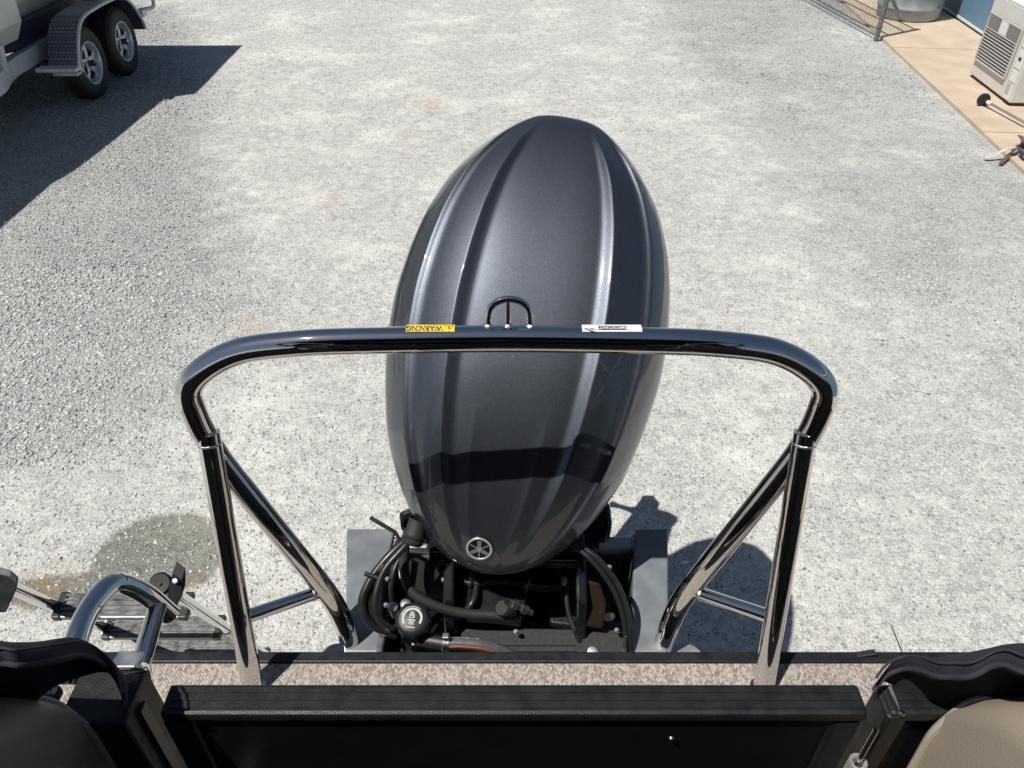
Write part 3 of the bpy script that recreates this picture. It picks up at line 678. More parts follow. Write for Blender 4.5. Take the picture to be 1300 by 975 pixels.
# hinge pin with clear sleeves on the right
hp = G(1085, 935, GZ - .06); hx = .352
mb = MB(); mb.tube([V(hx, RY - .02, GZ - .02), V(hx, RY - .02, GZ - .42)], .0028, 10); hinge = mb.build('hinge_pin', M['chrome'], gate)
for z in (GZ - .085, GZ - .150, GZ - .215):
    MB().lathe([(.0075, 0), (.009, .001), (.009, -.034), (.0075, -.035), (.0055, -.034), (.0055, 0), (.0075, 0)], V(hx, RY - .02, z), (0, 0, 1), 20).build('sleeve', M['clear'], hinge)
mb = MB(); mb.tube([V(.371, RY + .012, GZ + .001), V(.371, RY - .014, GZ + .001)], .0022, 8); mb.lathe([(0, .003), (.003, .002), (.004, 0)], V(.371, RY - .015, GZ + .001), (0, 0, 1), 10)
mb.build('weld_line', M['steel'], pb)
# left fence section and its corner block
mb = MB(); rail(mb, -1.23, -.445, hgt=.014); mb.build('fence_rail', M['black'], pb)
MB().box(V(-.84, RY, (GZ - .034 + DZ + .06) / 2), (.78, .012, GZ - .034 - DZ - .062)).build('fence_panel', M['black_satin'], pb)
mb = MB(); mb.box(V(-.405, RY + .010, (GZ + DZ) / 2 - .006), (.066, .060, GZ - DZ - .010), None, .004); mb.build('corner_post', M['black'], pb)
mb = MB(); mb.box(V(-.369, RY + .006, (GZ + DZ) / 2 - .010), (.004, .012, GZ - DZ - .03)); mb.build('latch_strip', M['olive'], pb)
for s_ in (1, -1):
    MB().box(V(s_ * 1.225, RY - 2.6, (GZ + DZ) / 2), (.02, 5.15, GZ - DZ), None, .004).build('side_fence', M['black_satin'], pb)
# seats as parts of the boat further forward (outside the frame, mirrored in the metal)
for s_ in (1, -1):
    MB().box(V(s_ * .85, -3.4, DZ + .22), (.66, 1.6, .42), None, .05).build('bench', M['beige'], pb)
MB().box(V(.75, -1.9, DZ + .35), (.6, .5, .7), None, .04).build('helm_console', M['black_satin'], pb)

# unseen cloth roof and curtains added behind the camera to darken metal reflections
cp = empty('added_canopy', (0, -1.4, DZ), 'black canvas roof on a metal frame, unseen, added to darken reflections', 'added_canopy')
P = []
for i in range(13):
    t = i / 12; yy = -.10 - 2.75 * t
    P.append([V((j / 8 - .5) * 2.35, yy, 3.12 + .06 * math.sin(math.pi * t) - .10 * abs(j / 4 - 1) ** 2.5) for j in range(9)])
mb = MB(); mb.grid(P); mb.grid([[p - V(0, 0, .006) for p in r] for r in P], flip=True); mb.build('canvas', M['added_canopy'], cp, fixn=False)
mb = MB(); mb.grid([[V(-1.17 + 2.34 * i / 20, -2.86 + .02 * math.sin(i * 1.3), GZ - .55 + (3.06 - GZ + .55) * j / 6) for j in range(7)] for i in range(21)]); mb.build('added_back_curtain', M['added_canopy'], cp, fixn=False)  # added curtain, keeps the bright horizon out of the chrome
for s_ in (1, -1):
    mb = MB(); mb.grid([[V(s_ * (1.19 + .012 * math.sin(i * 1.1)), -.75 - 2.08 * i / 18, GZ - .02 + (3.02 - GZ) * j / 6) for j in range(7)] for i in range(19)]); mb.build('added_side_curtain', M['added_canopy'], cp, fixn=False)  # added on both sides so the posts mirror black instead of sky
for yy, yb in ((-.12, -1.5), (-2.82, -1.5), (-1.6, -1.5)):
    mb = MB(); mb.tube(fillet([V(-1.2, yb, GZ), V(-1.17, yy, 2.98), V(-1.0, yy, 3.10), V(1.0, yy, 3.10), V(1.17, yy, 2.98), V(1.2, yb, GZ)], .12), .0125, 12); mb.build('bow', M['black_satin'], cp)

# ------------------------------------------------------------------ lounge seats at both corners with draped navy covers
def lounge(s_, label):
    r_ = empty('lounge_seat', (s_ * .8, .0, DZ), label, 'seat')
    mb = MB(); x0 = .408
    P = []
    for yy, zt in ((RY - .020, GZ + .035), (RY - .035, GZ + .065), (RY - .06, GZ + .10), (RY - .10, GZ + .135), (RY - .16, GZ + .155), (RY - .30, GZ + .16), (-.45, GZ + .16), (-.55, GZ + .13)):
        poly = fillet([V(s_ * (x0 + .012), yy, DZ + .05), V(s_ * x0, yy, GZ - .2), V(s_ * x0, yy, zt), V(s_ * 1.18, yy, zt), V(s_ * 1.19, yy, DZ + .05)], [0, .1, .045, .045, 0], 6)
        P.append(poly + [poly[0]])
    mb.grid(P); mb.add(P[0][:-1], [tuple(range(len(P[0]) - 1))]); mb.add(P[-1][:-1], [tuple(range(len(P[0]) - 1))]); mb.build('backrest', M['tan'], r_)
    mb = MB(); mb.tube(fillet([V(s_ * (x0 + .014), RY - .028, DZ + .08), V(s_ * (x0 - .002), RY - .021, GZ - .02), V(s_ * (x0 + .015), RY - .021, GZ + .037), V(s_ * .9, RY - .021, GZ + .037)], .02, 5), .004, 8)
    mb.build('piping', M['beige'], r_)
    MB().box(V(s_ * .72, -.08, DZ + .20), (.50, .86, .34), None, .04).build('base', M['black_satin'], r_)
    return r_
lounge(1, 'tan vinyl seat back lit by the sun in the right corner'); lounge(-1, 'tan vinyl seat back in shade in the left corner')
def cover(edge, top, name_label, seed):
    """edge: hem points nearest the gate, top: silhouette points behind them."""
    r_ = empty('seat_cover', edge[0] * .5 + edge[-1] * .5, name_label, 'cover')
    e = spline(edge, 14); n = len(e)
    t_ = spline(top, 14); m_ = len(t_) - 1; t_ = [t_[min(m_ - 1, int(i * m_ / (n - 1)))].lerp(t_[min(m_, int(i * m_ / (n - 1)) + 1)], i * m_ / (n - 1) - min(m_ - 1, int(i * m_ / (n - 1)))) for i in range(n)]
    P = []
    for i in range(n):
        a, b = e[i], t_[i]; row = [a + V(0, 0, -.010), a + V(0, .001, -.003)]
        for k in range(1, 13):
            t = k / 12; p = a.lerp(b, t) + V(0, 0, .014 * math.sin(math.pi * min(1, t * 1.1)) * (1 - .3 * t))
            nn = noise.noise(V(p.x * 14, p.y * 22, seed)) * .008 * math.sin(math.pi * t) + noise.noise(V(p.x * 40, p.y * 40, seed + 5)) * .0022 * math.sin(math.pi * t)
            row.append(p + V(0, 0, nn))
        q = row[-1]
        hang = min(1, abs(q.x - t_[0].x) / .10)
        for k in range(1, 7): row.append(q + V(0, .004 * k * hang, -.028 * k * hang))
        P.append(row)
    mb = MB(); mb.grid(P); mb.grid([[p + V(0, -.0012, -.0035) for p in row] for row in P], flip=True); mb.build('fabric', M['navy'], r_, fixn=False)
    mb = MB(); mb.tube([p + V(0, -.001, -.008) for p in e], .0024, 8); mb.build('hem', M['thread'], r_)
    mb = MB(); mb.tube([p + V(0, .004, .0052) for p in e], .0011, 6); mb.build('stitching', M['thread'], r_)
ZC = 2.0
def H(px, py, z=ZC): return G(px, py, z)
cover([H(1112, 870, 1.925), H(1117, 862, 1.93), H(1130, 849, 1.94), H(1150, 842, 1.95), H(1172, 844, 1.97), H(1192, 851, 1.99), H(1212, 852, 2.005), H(1230, 852, 2.02), H(1245, 847, 2.03), H(1262, 838, 2.04), H(1280, 836, 2.05), H(1302, 844, 2.06), H(1335, 850, 2.07), H(1420, 890, 2.075), H(1600, 990, 2.08)],
      [H(1116, 864, 1.93), H(1128, 850, 1.935), H(1150, 841, 1.945), H(1190, 836, 1.97), H(1240, 830, 2.00), H(1300, 823, 2.03), H(1400, 812, 2.06), H(1600, 800, 2.07)], 'navy fabric cover with wavy hem over the sunlit right seat', 1.3)
cover([H(159, 900, 1.915), H(154, 874, 1.925), H(142, 850, 1.94), H(122, 832, 1.965), H(97, 824, 2.0), H(72, 828, 2.03), H(45, 833, 2.05), H(20, 836, 2.065), H(-5, 835, 2.07), H(-60, 860, 2.075), H(-240, 960, 2.08)],
      [H(160, 880, 1.92), H(156, 860, 1.925), H(142, 838, 1.935), H(122, 824, 1.95), H(95, 815, 1.98), H(60, 816, 2.01), H(30, 815, 2.03), H(0, 815, 2.045), H(-60, 812, 2.06), H(-240, 800, 2.07)], 'navy fabric cover draped over the shaded left seat', 4.1)

# ------------------------------------------------------------------ tow bar
TR = .020
tb = empty('tow_bar', (0, .80, DZ), 'polished tubular tow bar standing over the aft deck', 'tow bar')
def corner(s_):
    X_ = lambda px: px if s_ < 0 else 1287 - px                        # mirror about the bar centre (x = 643.5 px)
    return [W(X_(400), 434, 1.13), W(X_(300), 447, 1.145), W(X_(243), 486, 1.165), W(X_(250), 532, 1.205), W(X_(283), 590, 1.27), W(X_(355), 683, 1.385), W(X_(428), 765, 1.475), W(X_(450), 830, 1.56), W(X_(456), 900, 1.70)]
L_, R_ = corner(-1), corner(1)
def side_curve(c):
    pre = [c[0].lerp(V(0, c[0].y, c[0].z), .3), c[0]]
    return [c[0]] + fillet([c[0], W(0, 0, 1) * 0 + c[0]], 0)[1:1]
def smooth_side(c):
    s1 = spline(c[0:5], 16)                                            # bend
    s2 = fillet([c[4], c[6], c[7], c[8]], [0, .09, .05, 0], 10)
    return s1[:-1] + s2
mid = L_[0].lerp(R_[0], .5) + V(0, .004, .003)
pts = smooth_side(L_)[::-1] + spline([L_[0], mid, R_[0]], 16)[1:-1] + smooth_side(R_)
def resmooth(p, it=6):
    for _ in range(it): p = [p[0]] + [(p[i - 1] + p[i] * 2 + p[i + 1]) / 4 for i in range(1, len(p) - 1)] + [p[-1]]
    return p
MB().tube(resmooth(pts, 8), TR, 40).build('main_tube', M['chrome'], tb)
for s_ in (-1, 1):
    X_ = (lambda px: px) if s_ < 0 else (lambda px: 1290 - px)
    def py_of(p): q = p - C0; return 487.5 - q.dot(CU) / q.dot(CF) * FPX
    mt = resmooth(smooth_side(L_ if s_ < 0 else R_), 8)
    top = min(mt, key=lambda p: abs(py_of(p) - 547)) + V(-s_ * .008, 0, 0); bot = W(X_(322), 880, 1.400); d = (bot - top).normalized(); foot = top + d * ((DZ + .004 - top.z) / d.z); bead = top + d * .022
    MB().tube([top + d * .004, foot], TR * .93, 32).build('post', M['chrome'], tb)
    mb = MB(); mb.lathe([(TR * .93, -.001), (TR * .965, .0), (TR * .965, .002), (TR * .93, .003)], bead, d, 32); mb.build('weld_bead', M['weld'], tb)
    mb = MB(); mb.lathe([(0, 0), (.024, 0), (.024, .006), (0, .007)], foot - V(0, 0, .004), (0, 0, 1), 32); mb.build('base_plate', M['chrome'], tb)
    sc_ = L_ if s_ < 0 else R_
    b = min(mt, key=lambda p: abs(py_of(p) - 752)); a = min([top.lerp(foot, k / 60) for k in range(61)], key=lambda p: abs(py_of(p) - 786))
    MB().tube([a, b], .0125, 24).build('cross_brace', M['chrome'], tb)
    for q, dd in ((b, (a - b).normalized()),):
        mb = MB(); mb.lathe([(.0125, -.002), (.0137, 0), (.0135, .003), (.0125, .005)], q + dd * .024, dd, 24); mb.build('weld_bead', M['weld'], tb)
# tow hook on top of the bar
bc_ = mid; vv = ray(646, 435).normalized(); upn = V(0, -vv.z, vv.y).normalized()   # perpendicular to sight, upward
bx = lambda px: bc_.x + (px - 643.5) / FPX * 1.13
hk = V(0, .30, .95).normalized(); base = lambda x: V(x, bc_.y, bc_.z) + hk * TR * .93
mb = MB(); hw = .0300; h0 = .030
arc = [base(bx(620)), base(bx(620)) + hk * .018]
cx = bx(646.5); n_ = 14
arc += [V(cx, bc_.y, bc_.z) + hk * (TR + .018) + V(-math.cos(math.pi * k / n_) * hw, 0, 0) + hk * math.sin(math.pi * k / n_) * .022 for k in range(1, n_)]
arc += [base(bx(673)) + hk * .018, base(bx(673))]
mb.tube(resmooth(arc, 1), .0052, 16)
mb.build('tow_hook', M['chrome'], tb)
mb = MB(); mb.tube([base(bx(645)), base(bx(645)) + hk * .041], .0046, 14); mb.build('hook_pin', M['chrome'], tb)
for px in (620, 645, 673):
    mb = MB(); mb.lathe([(.0075, -.003), (.0072, .001), (.0058, .003), (.005, .004)], base(bx(px)), hk, 16); mb.build('weld_bead', M['weld'], tb)
# labels wrapped on the bar; u runs along -x so the writing reads from astern
def wrap(u, v, cxw, ang0, rad):                                        # v: arc length from label centre
    a = ang0 + v / TR; return V(cxw - u, bc_.y + math.cos(a) * rad, bc_.z + math.sin(a) * rad)
def label(x0, x1, name, m, a0, a1, rise=.0006):
    P = []
    for i in range(9):
        x = x0 + (x1 - x0) * i / 8; P.append([V(x, bc_.y + math.cos(a) * (TR + rise), bc_.z + math.sin(a) * (TR + rise)) for a in np.linspace(a0, a1, 10)])
    m_ = MB(); m_.grid(P); return m_.build(name, m, tb, fixn=False)
A0, A1 = R(57), R(116)
AC_ = R(97)
# main tube is a circle about the bar axis only near the middle, where the labels sit
l1 = label(bx(517), bx(578), 'warning_label', M['yellow'], A0, A1)
tv, tf = text_mesh('WARNING', .0140)
cxw = bx(540); MB().add([wrap(v.x * .78, v.y * 1.0, cxw, AC_, TR + .0011) for v in tv], tf).build('warning_text', M['print_black'], l1, fixn=False)
tri = [(-.007, -.005), (.007, -.005), (0, .007)]; tri2 = [(-.0045, -.0036), (.0045, -.0036), (0, .0042)]
cxt = bx(571)
mb = MB(); mb.add([wrap(u, v, cxt, AC_, TR + .0010) for u, v in tri], [(0, 1, 2)]); mb.build('warning_triangle', M['print_black'], l1, fixn=False)
mb = MB(); mb.add([wrap(u, v, cxt, AC_, TR + .0014) for u, v in tri2], [(0, 1, 2)]); mb.build('triangle_fill', M['yellow'], l1, fixn=False)
mb = MB(); mb.add([wrap(u, v, cxt, AC_, TR + .0018) for u, v in ((-.0007, -.001), (.0007, -.001), (.0009, .0025), (-.0009, .0025))], [(0, 1, 2, 3)]); mb.add([wrap(u, v, cxt, AC_, TR + .0018) for u, v in ((-.0007, -.003), (.0007, -.003), (.0007, -.0018), (-.0007, -.0018))], [(0, 1, 2, 3)])
mb.build('exclamation_mark', M['print_black'], l1, fixn=False)
l2 = label(bx(738), bx(813), 'information_label', M['white_label'], A0, A1)
P = []; cxi = bx(776)
mb = MB(); mb.grid([[wrap(u, v, cxi, AC_, TR + .0011) for v in np.linspace(-.0042, .0038, 5)] for u in np.linspace(-.020, .020, 5)]); mb.build('black_band', M['print_black'], l2, fixn=False)
tv, tf = text_mesh('IMPORTANT', .0072); MB().add([wrap(v.x * .95, v.y - .0002, cxi, AC_, TR + .0016) for v in tv], tf).build('important_text', M['print_white'], l2, fixn=False)
mb = MB(); cxl = bx(748)
mb.add([wrap(u, v, cxl, AC_, TR + .0011) for u, v in ((.008, .002), (-.004, .008), (-.010, .0085), (-.004, .0055), (.008, -.0005))], [(0, 1, 2, 3, 4)])
mb.add([wrap(u, v, cxl, AC_, TR + .0011) for u, v in ((-.003, .003), (-.009, .004), (-.004, .001), (.002, .001))], [(0, 1, 2, 3)])
mb.build('pictogram', M['print_black'], l2, fixn=False)

# ------------------------------------------------------------------ grab handle on the left
gh = empty('grab_handle', W(172, 860, .80), 'polished tubular grab handle beside the boarding ladder', 'handle')
k_ = 1.0
hp_ = [W(84, 870, .78), W(97, 812, .80), W(116, 770, .83), W(146, 740, .86), W(182, 752, .89), W(216, 780, .925)]
pts = resmooth(spline(hp_, 10), 4)
MB().tube(pts, .0118, 28).build('loop_tube', M['chrome'], gh)
MB().tube([W(200, 770, .905), W(173, 861, .805)], .0105, 24).build('support_tube', M['chrome'], gh)
f_ = W(173, 861, .805)
mb = MB(); mb.prism([V(f_.x - .013, f_.y - .010, GZ - .005), V(f_.x + .013, f_.y - .010, GZ - .005), V(f_.x + .016, f_.y + .008, GZ - .005), V(f_.x - .010, f_.y + .008, GZ - .005)], V(0, 0, .004), .001)
mb.build('foot_plate', M['steel'], gh)
mb = MB(); mb.lathe([(.0109, .0), (.0135, .002), (.0125, .012), (.0109, .014)], f_ + V(0, 0, -.002), (W(200, 770, .905) - f_), 20)
mb.build('foot_collar', M['chrome'], gh)

# ------------------------------------------------------------------ boarding ladder
ld = empty('boarding_ladder', W(160, 770, 1.8), 'metal boarding ladder with ribbed black treads hanging off the deck edge', 'ladder')
LD = V(-.02, .12, -.26).normalized()
T1 = W(158, 770, 1.80); half = .150
for s_ in (-1, 1):
    a = T1 + V(s_ * (half + .012), 0, 0)
    lo = 1.32; top_ = a - LD * (.235 if s_ < 0 else .125)
    MB().tube([top_, a + LD * lo], .0135, 20).build('side_rail', M['chrome'], ld)
    MB().tube([a + LD * .30, a + LD * .335], .0155, 20).build('collar', M['steel'], ld)
for k in range(4):
    c = T1 + LD * (.286 * k); mb = MB(); fw = V(0, 1, 0); rot_ = Matrix.Rotation(R(8), 3, 'X')
    mb.box(c, (half * 2, .062, .014), rot_, .003)
    for j in range(5): mb.box(c + rot_ @ V(0, -.024 + j * .012, .0085), (half * 2 - .02, .005, .005), rot_)
    o = mb.build('tread', M['tread'], ld)
    for s_ in (-1, 1): MB().box(c + V(s_ * (half - .004), 0, .001), (.020, .066, .020), rot_, .003).build('end_cap', M['black_plastic'], o)
# pivot bracket with round bumper (right) and plate (left)
bp_ = W(205, 742, 1.58)
mb = MB(); mb.lathe([(0, .012), (.004, .012), (.004, .008), (.020, .010), (.0225, .006), (.0225, -.012), (0, -.012)], bp_, (0, -.5, .85), 28); mb.build('bumper', M['rubber'], ld)
mb = MB(); mb.lathe([(.024, -.012), (.027, -.010), (.027, .004), (.0245, .005)], bp_, (0, -.5, .85), 28); mb.build('bumper_cup', M['steel'], ld)
mb = MB(); pl = [W(219, 727, 1.56), W(231, 736, 1.56), W(231, 757, 1.56), W(221, 777, 1.56), W(210, 770, 1.56), W(214, 748, 1.56)]
mb.prism(pl, V(.004, .02, .012), .001); pv = mb.build('pivot_plate', M['black'], ld)
MB().lathe([(0, .006), (.005, .005), (.006, 0)], W(223, 738, 1.555), (0, -.6, .8), 12).build('bolt', M['steel'], pv)
mb = MB(); mb.tube([W(195, 755, 1.57), W(214, 775, 1.57)], .010, 14); mb.build('pivot_tube', M['chrome'], ld)
mb = MB(); mb.prism([W(-24, 722, 1.5), W(12, 732, 1.5), W(22, 741, 1.5), W(20, 752, 1.5), W(8, 778, 1.5), W(-24, 780, 1.5)], V(.0, .012, .006), .003); mb.build('hinge_plate', M['black'], ld)

# ------------------------------------------------------------------ motor pod behind the deck
pod = empty('motor_pod', (0, .85, 1.0), 'grey painted aluminium motor pod with black well behind the deck', 'motor mount')
PZ = 1.25; PY = .855; PE = 1.20
ye = G(0, 671, PZ).y; lx1 = G(501, 671, PZ).x; rx0 = G(806, 671, PZ).x
MB().prism([G(440, 671, PZ), G(501, 671, PZ), G(486, 740, PZ), G(482, 828, PZ), G(438, 828, PZ)], V(0, 0, -.14), .005).build('side_arm', M['grey_paint'], pod)
MB().prism([G(806, 671, PZ), G(848, 671, PZ), G(848, 828, PZ), G(801, 828, PZ), G(803, 740, PZ)], V(0, 0, -.14), .005).build('side_arm', M['grey_paint'], pod)
MB().box(V((lx1 + rx0) / 2, ye - .028, PZ - .035), (rx0 - lx1 - .002, .034, .044), None, .005).build('cross_beam', M['alu'], pod)
mb = MB()
xx = lx1 + .01
while xx < rx0 - .01:
    mb.lathe([(0, .003), (.0035, .002), (.0045, 0)], V(xx, ye - .050, PZ - .055), (0, 0, 1), 8); xx += .0052
mb.build('weld_seam', M['weld'], pod)
for x in (lx1 + .004, rx0 - .004):
    mb = MB()
    for k in range(7): mb.lathe([(0, .004), (.005, .003), (.0065, 0)], V(x, ye - .012 - k * .006, PZ - .012 + random.uniform(-.002, .002)), (0, 0, 1), 8)
    mb.build('weld_bead', M['weld'], pod)
MB().box(V((lx1 + rx0) / 2, .5 * (ye + PY) + .010, 1.085), (rx0 - lx1 + .03, ye - PY - .06, .02), None).build('well_floor', M['black_gloss'], pod)
MB().box(V(lx1 + .006, (PY + ye) / 2 - .03, 1.11), (.008, ye - PY - .07, .20), None).build('well_side', M['black_plastic'], pod)
MB().box(V((lx1 + rx0) / 2, ye - .052, 1.15), (rx0 - lx1 - .02, .008, .13)).build('well_back', M['black_gloss'], pod)
MB().box(V(rx0 - .006, (PY + ye) / 2 - .03, 1.11), (.008, ye - PY - .07, .20), None).build('well_side', M['black_plastic'], pod)
mb = MB(); mb.prism([V(lx1 + .03, ye - .06, PZ - .075), V(.02, ye - .06, PZ - .075), V(-.01, .93, PZ - .095), V(lx1 + .03, .93, PZ - .095)], V(0, 0, -.01), .003); mb.build('splash_plate', M['black_gloss'], pod)
mb = MB(); mb.prism([G(585, 796, 1.20), G(800, 800, 1.20), G(800, 845, 1.20), G(560, 845, 1.20)], V(0, 0, -.02), .003)
for j in range(4): mb.box(V(.03, .875 + j * .014, 1.2025), (.20, .003, .003), None)
mb.build('step_plate', M['rough_black'], pod)
mb = MB(); mb.prism([G(668, 700, 1.16), G(745, 700, 1.16), G(778, 745, 1.16), G(772, 800, 1.16), G(700, 790, 1.16)], V(0, 0, -.02), .004); mb.build('bracket_plate', M['black_plastic'], pod)
for s_, px in ((-1, 438), (1, 860)):
    c = G(px, 815, 1.17); mb = MB(); mb.lathe([(0, .0), (.034, 0), (.036, -.004), (.036, -.02), (0, -.02)], V(c.x, PY + .02, 1.22), (0, 0, 1), 28); mb.build('tube_socket', M['alu'], pod)
mb = MB(); mb.box(G(483, 822, 1.262), (.014, .05, .012), None, .004); mb.build('cleat_bolt', M['steel'], pod)

# ------------------------------------------------------------------ fuel filter, hoses, fittings
ff = empty('fuel_filter', V(0, .9, 1.15), 'black fuel filter canister with a white printed cap beside the motor', 'filter')
fc = W(524, 787, 1.49); fax = V(.02, -.34, .94).normalized()
prof = [(0, .012), (.024, .0125), (.031, .009), (.0345, .002)]
mb = MB(); seg = 36; vs = []; fs = []
rings = [(0.001, .013), (.024, .0125), (.030, .0095), (.0335, .002), (.0345, -.010), (.033, -.020)]
xa = V(1, 0, 0); xa = (xa - fax * xa.dot(fax)).normalized(); ya = fax.cross(xa)
for r_, h in rings:
    for k in range(seg * 2):
        a = math.pi * k / seg; kn = 1 + (.045 * (1 if math.cos(a * 9) > .2 else -.3) if h < .009 else 0)
        vs.append(fc + fax * h + (xa * math.cos(a) + ya * math.sin(a)) * r_ * kn)
for i in range(len(rings) - 1):
    for k in range(seg * 2): fs.append((i * seg * 2 + k, i * seg * 2 + (k + 1) % (seg * 2), (i + 1) * seg * 2 + (k + 1) % (seg * 2), (i + 1) * seg * 2 + k))
mb.add(vs, fs, True); cap = mb.build('cap', M['black_plastic'], ff)
def capP(r_, a, h=.0136): return fc + fax * h + (xa * math.cos(a) + ya * math.sin(a)) * r_
def tilt2(x, y, h=.0134): return fc + fax * h + xa * (x * math.cos(-.12) - y * math.sin(-.12)) + ya * (x * math.sin(-.12) + y * math.cos(-.12))
mb = MB(); random.seed(3)
a = R(-35)
while a < R(215):
    da = random.uniform(.07, .12)
    for (r0, r1) in ((.0155, .0200),):
        q = random.random()
        mb.add([capP(r0, a), capP(r1, a), capP(r1, a + da * .7), capP(r0, a + da * .7)], [(0, 1, 2, 3)])
    a += da
a = R(50)
while a < R(165):
    da = random.uniform(.05, .09); mb.add([capP(.0215, a, .0133), capP(.0232, a, .0131), capP(.0232, a + da * .6, .0131), capP(.0215, a + da * .6, .0133)], [(0, 1, 2, 3)]); a += da
def rect(x0, y0, x1, y1): mb.add([tilt2(x0, y0), tilt2(x1, y0), tilt2(x1, y1), tilt2(x0, y1)], [(0, 1, 2, 3)])
rect(-.0055, .000, -.0043, .010); rect(.0012, .000, .0024, .010); rect(-.0043, .0088, .0012, .010); rect(-.0043, .000, .0012, .0012); rect(-.003, .0045, 0, .0072)
rect(.0032, .001, .0042, .007); rect(-.0045, .0112, .002, .0122); rect(-.0075, -.0045, .0065, -.0028)
for j in range(3): rect(-.005, -.0075 - j * .0022, .0045, -.0065 - j * .0022)
x = -.009
while x < .0075: rect(x, -.0185, x + .0011, -.0162); x += .0017
mb.build('cap_print', M['print_white'], cap, fixn=False)
mb = MB(); mb.lathe([(.030, -.018), (.031, -.035), (.028, -.045), (.028, -.10), (0, -.102)], fc, fax, 32); mb.build('canister', M['black_plastic'], ff)
MB().box(fc - fax * .052 + V(.010, -.028, .0), (.030, .004, .014), Matrix.Rotation(R(-20), 3, 'X'), .001).build('orange_label', M['orange'], ff)
MB().box(fc - fax * .068 + V(.010, -.028, .0), (.030, .004, .016), Matrix.Rotation(R(-20), 3, 'X'), .001).build('white_label', M['white_label'], ff)
for px, py in ((499, 772), (515, 768)):
    mb = MB(); mb.lathe([(.008, -.03), (.009, -.004), (.0105, -.002), (.0105, .006), (.008, .008), (.004, .009), (0, .009)], W(px, py, 1.52), (0, -.2, .97), 14); mb.build('fitting', M['alu'], ff)
MB().tube([W(498, 800, 1.50), W(488, 803, 1.50)], .007, 12).build('inlet', M['alu'], ff)

hs = empty('hose_bundle', W(465, 760, 1.5), 'black rigging hoses looping from the motor down to the filter', 'hose')
for dx, dz, r_, nm in ((0, 0, .0085, 'hose'), (9, .012, .008, 'hose'), (16, -.01, .007, 'hose')):
    pts = spline([W(523 + dx * .3, 680, 1.50 + dz), W(503 + dx * .5, 697, 1.50 + dz), W(478 + dx * .6, 725, 1.49 + dz), W(461 + dx, 757, 1.48 + dz), W(463 + dx, 782, 1.48 + dz), W(479 + dx, 797, 1.49 + dz), W(503, 803 + (-6 if dx else 3), 1.50 + dz)], 10)
    MB().tube(pts, r_, 14).build(nm, M['hose'], hs)
MB().tube([W(463, 728, 1.475), W(484, 735, 1.475)], .0045, 10).build('cable_tie', M['black_plastic'], hs)
MB().tube([W(470, 657, 1.50), W(502, 676, 1.50), W(507, 684, 1.50), W(495, 706, 1.50), W(480, 726, 1.48)], .0040, 10).build('rod', M['black_plastic'], hs)
mb = MB(); mb.lathe([(.020, 0), (.0225, .003), (.0225, .010), (.020, .012), (.0225, .015), (.0225, .022), (.019, .026), (.019, .05)], W(522, 690, 1.50), (.25, .45, .6), 20); mb.build('boot', M['rubber'], hs)
hs2 = empty('cable_pair', W(790, 760, 1.5), 'pair of black cables curving down the right side of the motor well', 'cable')
for dx in (0, 9):
    MB().tube(spline([W(728 + dx, 692, 1.52), W(752 + dx, 712, 1.51), W(775 + dx, 742, 1.51), W(789 + dx * .8, 775, 1.51), W(795 + dx * .6, 810, 1.51), W(796 + dx * .6, 850, 1.52)], 10), .0055, 12).build('cable', M['hose'], hs2)
MB().tube([W(792, 812, 1.50), W(794, 850, 1.50)], .004, 10).build('ferrule', M['steel'], hs2)
fh = empty('fuel_hose', W(620, 820, 1.5), 'grey fuel hose with a red stripe and steel clamp', 'hose')
hpts = spline([W(566, 817, 1.50), W(590, 817, 1.50), W(615, 820, 1.50), W(640, 828, 1.505), W(668, 842, 1.52)], 10)
hz = MB().tube(hpts, .0125, 20).build('hose_body', M['grey_hose'], fh)
mb = MB(); mb.tube([p + V(0, -.0105, .0050) for p in hpts], .0032, 8); mb.build('red_stripe', M['red'], fh)
mb = MB(); mb.tube([p + V(0, .004, .0112) for p in hpts[:30]], .0022, 6); mb.build('woven_line', M['weld'], fh)
mb = MB(); mb.lathe([(.0145, -.007), (.0155, -.006), (.0155, .006), (.0145, .007)], W(566, 817, 1.50), (1, 0, -.05), 24); mb.box(W(566, 808, 1.485), (.013, .012, .008), None, .002); mb.build('clamp', M['steel'], fh)
MB().tube([W(535, 812, 1.51), W(566, 817, 1.50)], .014, 18).build('coupling', M['black_plastic'], fh)
lw = empty('hydraulic_line', W(580, 770, 1.5), 'dark steering hose running across the black motor well', 'hose')
MB().tube(spline([W(514, 690, 1.56), W(513, 720, 1.56), W(520, 748, 1.55), W(545, 766, 1.55), W(585, 778, 1.56), W(640, 782, 1.57)], 10), .010, 16).build('hose_body', M['rubber'], lw)
mb = MB(); mb.lathe([(.006, -.03), (.006, -.018), (.0095, -.018), (.0095, -.004), (.0065, -.004), (.0065, .008), (.011, .008), (.011, .018), (.007, .018), (.007, .034), (0, .034)], W(660, 771, 1.56), (-.85, .1, .5), 6, smooth=False); mb.build('fitting', M['steel'], lw)
MB().lathe([(0, .02), (.014, .02), (.017, .016), (.017, -.02), (0, -.02)], W(643, 773, 1.57), (-.5, -.4, .75), 20).build('knob', M['rubber'], lw)
fb = empty('fluid_reservoir', W(752, 770, 1.6), 'dim amber plastic reservoir deep in the motor well', 'reservoir')
mb = MB(); mb.prism([W(745, 736, 1.58), W(762, 740, 1.58), W(770, 765, 1.58), W(766, 798, 1.58), W(737, 794, 1.58), W(738, 760, 1.58)], V(0, .03, -.05), .006); mb.build('reservoir_body', M['brass'], fb)
